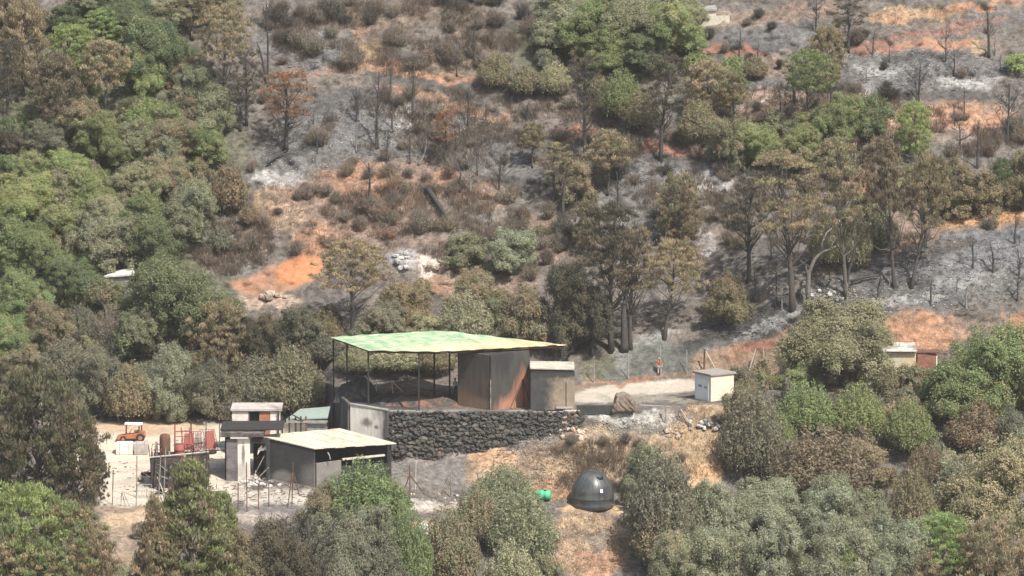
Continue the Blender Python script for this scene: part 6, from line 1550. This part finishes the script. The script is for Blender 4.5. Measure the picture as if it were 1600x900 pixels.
ZONES = [ # x0 x1 y0 y1 count kind tints size-range word group
 (420, 830, 0, 110, 50, 'scrub', 'NBXN', (24, 48), 'burnt shrub', 'burnt shrubs on the hillside'),
 (380, 840, 130, 270, 26, 'scrub', 'NNB', (18, 38), 'burnt shrub', 'burnt shrubs on the hillside'),
 (480, 880, 270, 440, 50, 'scrub', 'BNRV', (20, 46), 'burnt shrub', 'burnt shrubs on the hillside'),
 (300, 480, 290, 420, 16, 'scrub', 'BNV', (18, 34), 'burnt shrub', 'burnt shrubs on the hillside'),
 (840, 1130, 110, 420, 46, 'scrub', 'NVX', (20, 42), 'burnt shrub', 'burnt shrubs on the hillside'),
 (1100, 1600, 20, 250, 34, 'scrub', 'NXB', (16, 34), 'burnt shrub', 'burnt shrubs on the hillside'),
 (1380, 1600, 200, 262, 14, 'scrub', 'NNB', (30, 46), 'burnt shrub', 'burnt shrubs on the hillside'),
 (300, 420, 330, 425, 14, 'scrub', 'NBV', (14, 26), 'burnt shrub', 'burnt shrubs on the hillside'),
 (840, 1080, 690, 790, 14, 'scrub', 'NBV', (12, 28), 'burnt shrub', 'burnt shrubs on the hillside'),
 (1120, 1600, 250, 400, 30, 'scrub', 'NVB', (24, 44), 'burnt shrub', 'burnt shrubs on the hillside'),
 (140, 520, 500, 650, 30, 'shoot', 'NVX', (34, 56), 'dead bush', 'shrubs behind the yard'),
 (0, 330, 170, 400, 54, 'bush', 'gOVD', (34, 62), 'low bush', 'low bushes of the thickets'),
 (0, 240, 400, 600, 26, 'bush', 'OVNg', (34, 58), 'low bush', 'low bushes of the thickets'),
 (1040, 1600, 690, 960, 34, 'bush', 'SVOL', (40, 66), 'low bush', 'low bushes of the thickets'),
 (0, 880, 830, 960, 28, 'bush', 'VOgN', (36, 60), 'low bush', 'low bushes of the thickets'),
 (1130, 1600, 600, 700, 24, 'bush', 'gVN', (36, 58), 'low bush', 'low bushes of the thickets'),
 (1130, 1300, 200, 270, 10, 'bush', 'gVO', (34, 56), 'low bush', 'low bushes of the thickets'),
 (480, 1000, 70, 320, 18, 'bareT', 'C', (20, 34), 'bare trunk', 'burnt trunks on the hillside'),
 (1130, 1600, 60, 300, 14, 'bareT', 'C', (18, 30), 'bare trunk', 'burnt trunks on the hillside'),
 (1100, 1600, 380, 490, 9, 'bareS', 'CA', (8, 18), 'bare sapling', 'tiny burnt saplings'),
 (420, 840, 120, 260, 16, 'bareS', 'CA', (8, 18), 'bare sapling', 'tiny burnt saplings'),
 (1150, 1600, 60, 230, 16, 'bareS', 'C', (8, 18), 'bare sapling', 'tiny burnt saplings'),
]
NO_GO = [(380, 520, 400, 470), (600, 720, 395, 450), (545, 600, 45, 105), (1080, 1130, 600, 740), (150, 360, 655, 800), (1370, 1540, 55, 90), (1560, 1600, 0, 70)]
def inside(px, py, z): return z[0] <= px <= z[1] and z[2] <= py <= z[3]
def scatter():
    rr = random.Random(3)
    for x0, x1, y0, y1, n, kind, tints, sz, word, grp in ZONES:
        k = 0; tries = 0
        while k < n and tries < 4000:
            tries += 1
            px, py = rr.uniform(x0, x1), rr.uniform(y0, y1)
            if any(inside(px, py, z) for z in NO_GO): continue
            if fbm(px / 55 + 4, py / 30 + 9, 3) < .44 and rr.random() < .8: continue
            w = sz[0] + (sz[1] - sz[0]) * rr.random() ** 1.3
            h = w * (rr.uniform(.5, 1.0) if kind[:4] != 'bare' else rr.uniform(2, 3.2))
            tint = rr.choice(tints)
            label = name_shrub(px, py, w, tint, sz, word)
            if label is None: continue
            nm = 'bare_tree' if kind == 'bareT' else 'burnt_shrub' if kind == 'scrub' else 'dead_bush' if kind == 'shoot' else 'low_bush' if kind == 'bush' else 'burnt_sapling'
            plant(kind, px, py, py - h, w, tint, nm, {'burnt_sapling': 'sapling', 'bare_tree': 'tree'}.get(nm, 'shrub'), label, grp, 0, None, .12)
            k += 1
scatter()

# ------------------------------------------------------------------ stuff nobody could count
def scatter_points(n, zones, seed, dens=None):
    rng = np.random.default_rng(seed); out = []
    for cx, cy, rx, ry, wt in zones:
        m = int(n * wt); a = rng.uniform(0, 6.283, m); r_ = np.sqrt(rng.random(m))
        out.append(np.stack([cx + np.cos(a) * rx * r_, cy + np.sin(a) * ry * r_], -1))
    pts = np.concatenate(out)
    if dens: pts = pts[fbm(pts[:, 0] / 34 + 7, pts[:, 1] / 18 + 3, 3) > dens]
    return pts, rng
def grass_mesh(name, pts, rng, h, w, blades, label, colA, colB):
    px, py = pts[:, 0], pts[:, 1]
    base = np.repeat(Pa(px, py), blades, 0); n = len(base)
    base = base + np.concatenate([rng.normal(0, .16, (n, 2)), np.full((n, 1), -.04)], 1)
    hh = h * rng.uniform(.4, 1.2, (n, 1)); d = rng.normal(0, .38, (n, 3)); d[:, 2] = 1; d = unit(d)
    a = rng.uniform(0, 6.283, n); side = np.stack([np.cos(a), np.sin(a), 0 * a], -1) * w * rng.uniform(.6, 1.3, (n, 1))
    V = np.stack([base - side, base + side, base + d * hh + side * .1], 1).reshape(-1, 3)
    cl = np.repeat(rng.random(len(pts)), blades)
    me = np_mesh(name, V, np.arange(3 * n).reshape(n, 3), {'cv': np.clip(cl + rng.normal(0, .15, n), 0, 1), 'lv': rng.random(n)})
    o = link(name, me, None, LEAF); o.color = (*colA, 1); o['tint_b'] = list(colB); o['scorch'] = .5
    return tag(o, label, 'grass', None, 'stuff')
pts, rng = scatter_points(5200, [(1090, 690, 46, 60, .14), (880, 740, 70, 46, .16), (430, 325, 60, 40, .10), (620, 300, 150, 55, .16), (1545, 346, 85, 13, .05), (1440, 20, 90, 16, .05), (575, 75, 30, 34, .04), (990, 720, 70, 40, .10), (1430, 385, 90, 14, .05), (500, 370, 60, 30, .06), (915, 850, 70, 50, .09)], 21)
grass_mesh('dry_grass', pts, rng, .42, .022, 5, 'straw coloured dry grass on the unburnt earth patches', (.36, .265, .16), (.27, .18, .115))
pts, rng = scatter_points(26000, [(620, 60, 200, 60, .2), (800, 200, 300, 60, .24), (650, 350, 170, 60, .16), (1000, 330, 130, 90, .16), (1300, 330, 200, 60, .12), (1300, 180, 220, 50, .12), (360, 380, 70, 50, .08), (1500, 225, 100, 24, .05), (930, 730, 90, 40, .05)], 22, .49)
grass_mesh('burnt_undergrowth', pts, rng, .95, .022, 6, 'thin burnt stalks covering the brown hillside', (.22, .165, .115), (.15, .12, .095))
pts, rng = scatter_points(5200, [(165, 300, 175, 120, .5), (120, 520, 130, 80, .22), (950, 60, 130, 50, .1), (1230, 225, 120, 40, .1), (1300, 660, 180, 50, .14)], 23)
grass_mesh('green_undergrowth', pts, rng, .7, .05, 7, 'low green and olive growth under the thickets', (.085, .10, .045), (.15, .12, .08))
pts, rng = scatter_points(2600, [(1450, 430, 210, 60, .34), (620, 205, 160, 55, .2), (1430, 112, 150, 36, .16), (1160, 505, 90, 26, .12), (480, 80, 60, 30, .08), (1000, 280, 90, 30, .1), (430, 770, 110, 20, .06), (250, 730, 80, 50, .03), (860, 720, 100, 40, .1), (360, 385, 60, 36, .08)], 24)
def litter(pts, rng):
    b = Pa(pts[:, 0], pts[:, 1]); n = len(b); a = rng.uniform(0, 6.283, n); L = rng.uniform(.15, .7, (n, 1)); d = np.stack([np.cos(a), np.sin(a), rng.uniform(-.1, .25, n)], -1)
    s = np.stack([-np.sin(a), np.cos(a), 0 * a], -1) * .03; up = np.array((0, 0, .06)); b = b + np.array((0, 0, .03))
    V = np.stack([b - s, b + s, b + up, b + d * L - s * .5, b + d * L + s * .5, b + d * L + up * .6], 1).reshape(-1, 3)
    i = np.arange(n)[:, None, None] * 6
    Fc = (i + np.array([[0, 1, 4, 3], [1, 2, 5, 4], [2, 0, 3, 5]])[None]).reshape(-1, 4)
    o = link('charred_litter', np_mesh('charred_litter', V, Fc), None, surface('char', (.045, .042, .04), .95, .4, 3, (.30, .29, .28), .3, 1.5))
    tag(o, 'charred sticks and twigs littering the ash', 'litter', None, 'stuff')
litter(pts, rng)
def gravel():
    pts, rng = scatter_points(2400, [(900, 720, 110, 50, .3), (1450, 430, 200, 55, .2), (1290, 462, 60, 14, .08), (640, 200, 130, 40, .14), (1000, 665, 80, 14, .12), (915, 850, 60, 46, .16), (400, 765, 90, 20, .06), (300, 720, 60, 40, .03), (360, 385, 60, 36, .08), (1430, 112, 140, 34, .1), (480, 240, 90, 40, .08)], 25)
    b = Pa(pts[:, 0], pts[:, 1]); n = len(b); s = rng.uniform(.04, .15, (n, 1, 1))
    o8 = np.array([(1,0,0),(-1,0,0),(0,1,0),(0,-1,0),(0,0,.7),(0,0,-.7)], float)[None] * s * rng.uniform(.6, 1.2, (n, 6, 1))
    V = (b[:, None] + o8).reshape(-1, 3)
    T = np.array([(0,2,4),(2,1,4),(1,3,4),(3,0,4),(2,0,5),(1,2,5),(3,1,5),(0,3,5)])
    Fc = (np.arange(n)[:, None, None] * 6 + T[None]).reshape(-1, 3)
    o = link('loose_stones', np_mesh('loose_stones', V, Fc), None, surface('loose_stone', (.40, .35, .30), .9, .4, 2, (.16, .14, .13), .5, 1))
    tag(o, 'small loose stones scattered on the slopes', 'stones', None, 'stuff')
gravel()

# ------------------------------------------------------------------ smoky air
if HAZE:
    hm = bpy.data.materials.new('smoky_air'); hm.use_nodes = True; t = hm.node_tree
    t.nodes.remove(t.nodes['Principled BSDF']); v = t.nodes.new('ShaderNodeVolumePrincipled')
    v.inputs['Color'].default_value = (1, .975, .94, 1); v.inputs['Density'].default_value = HAZE; v.inputs['Anisotropy'].default_value = .2
    t.links.new(v.outputs[0], t.nodes['Material Output'].inputs['Volume'])
    x0, x1, y0, y1, z0, z1 = -700, 700, -1100, 1200, -190, 125
    bm = bmesh.new(); bmesh.ops.create_cube(bm, size=1)
    for q in bm.verts: q.co = Vector((x0 if q.co.x < 0 else x1, y0 if q.co.y < 0 else y1, z0 if q.co.z < 0 else z1))
    me = bpy.data.meshes.new('haze'); bm.to_mesh(me); bm.free()
    tag(link('haze', me, None, hm), 'thin smoky haze in the air over the hillside', 'haze', None, 'stuff')
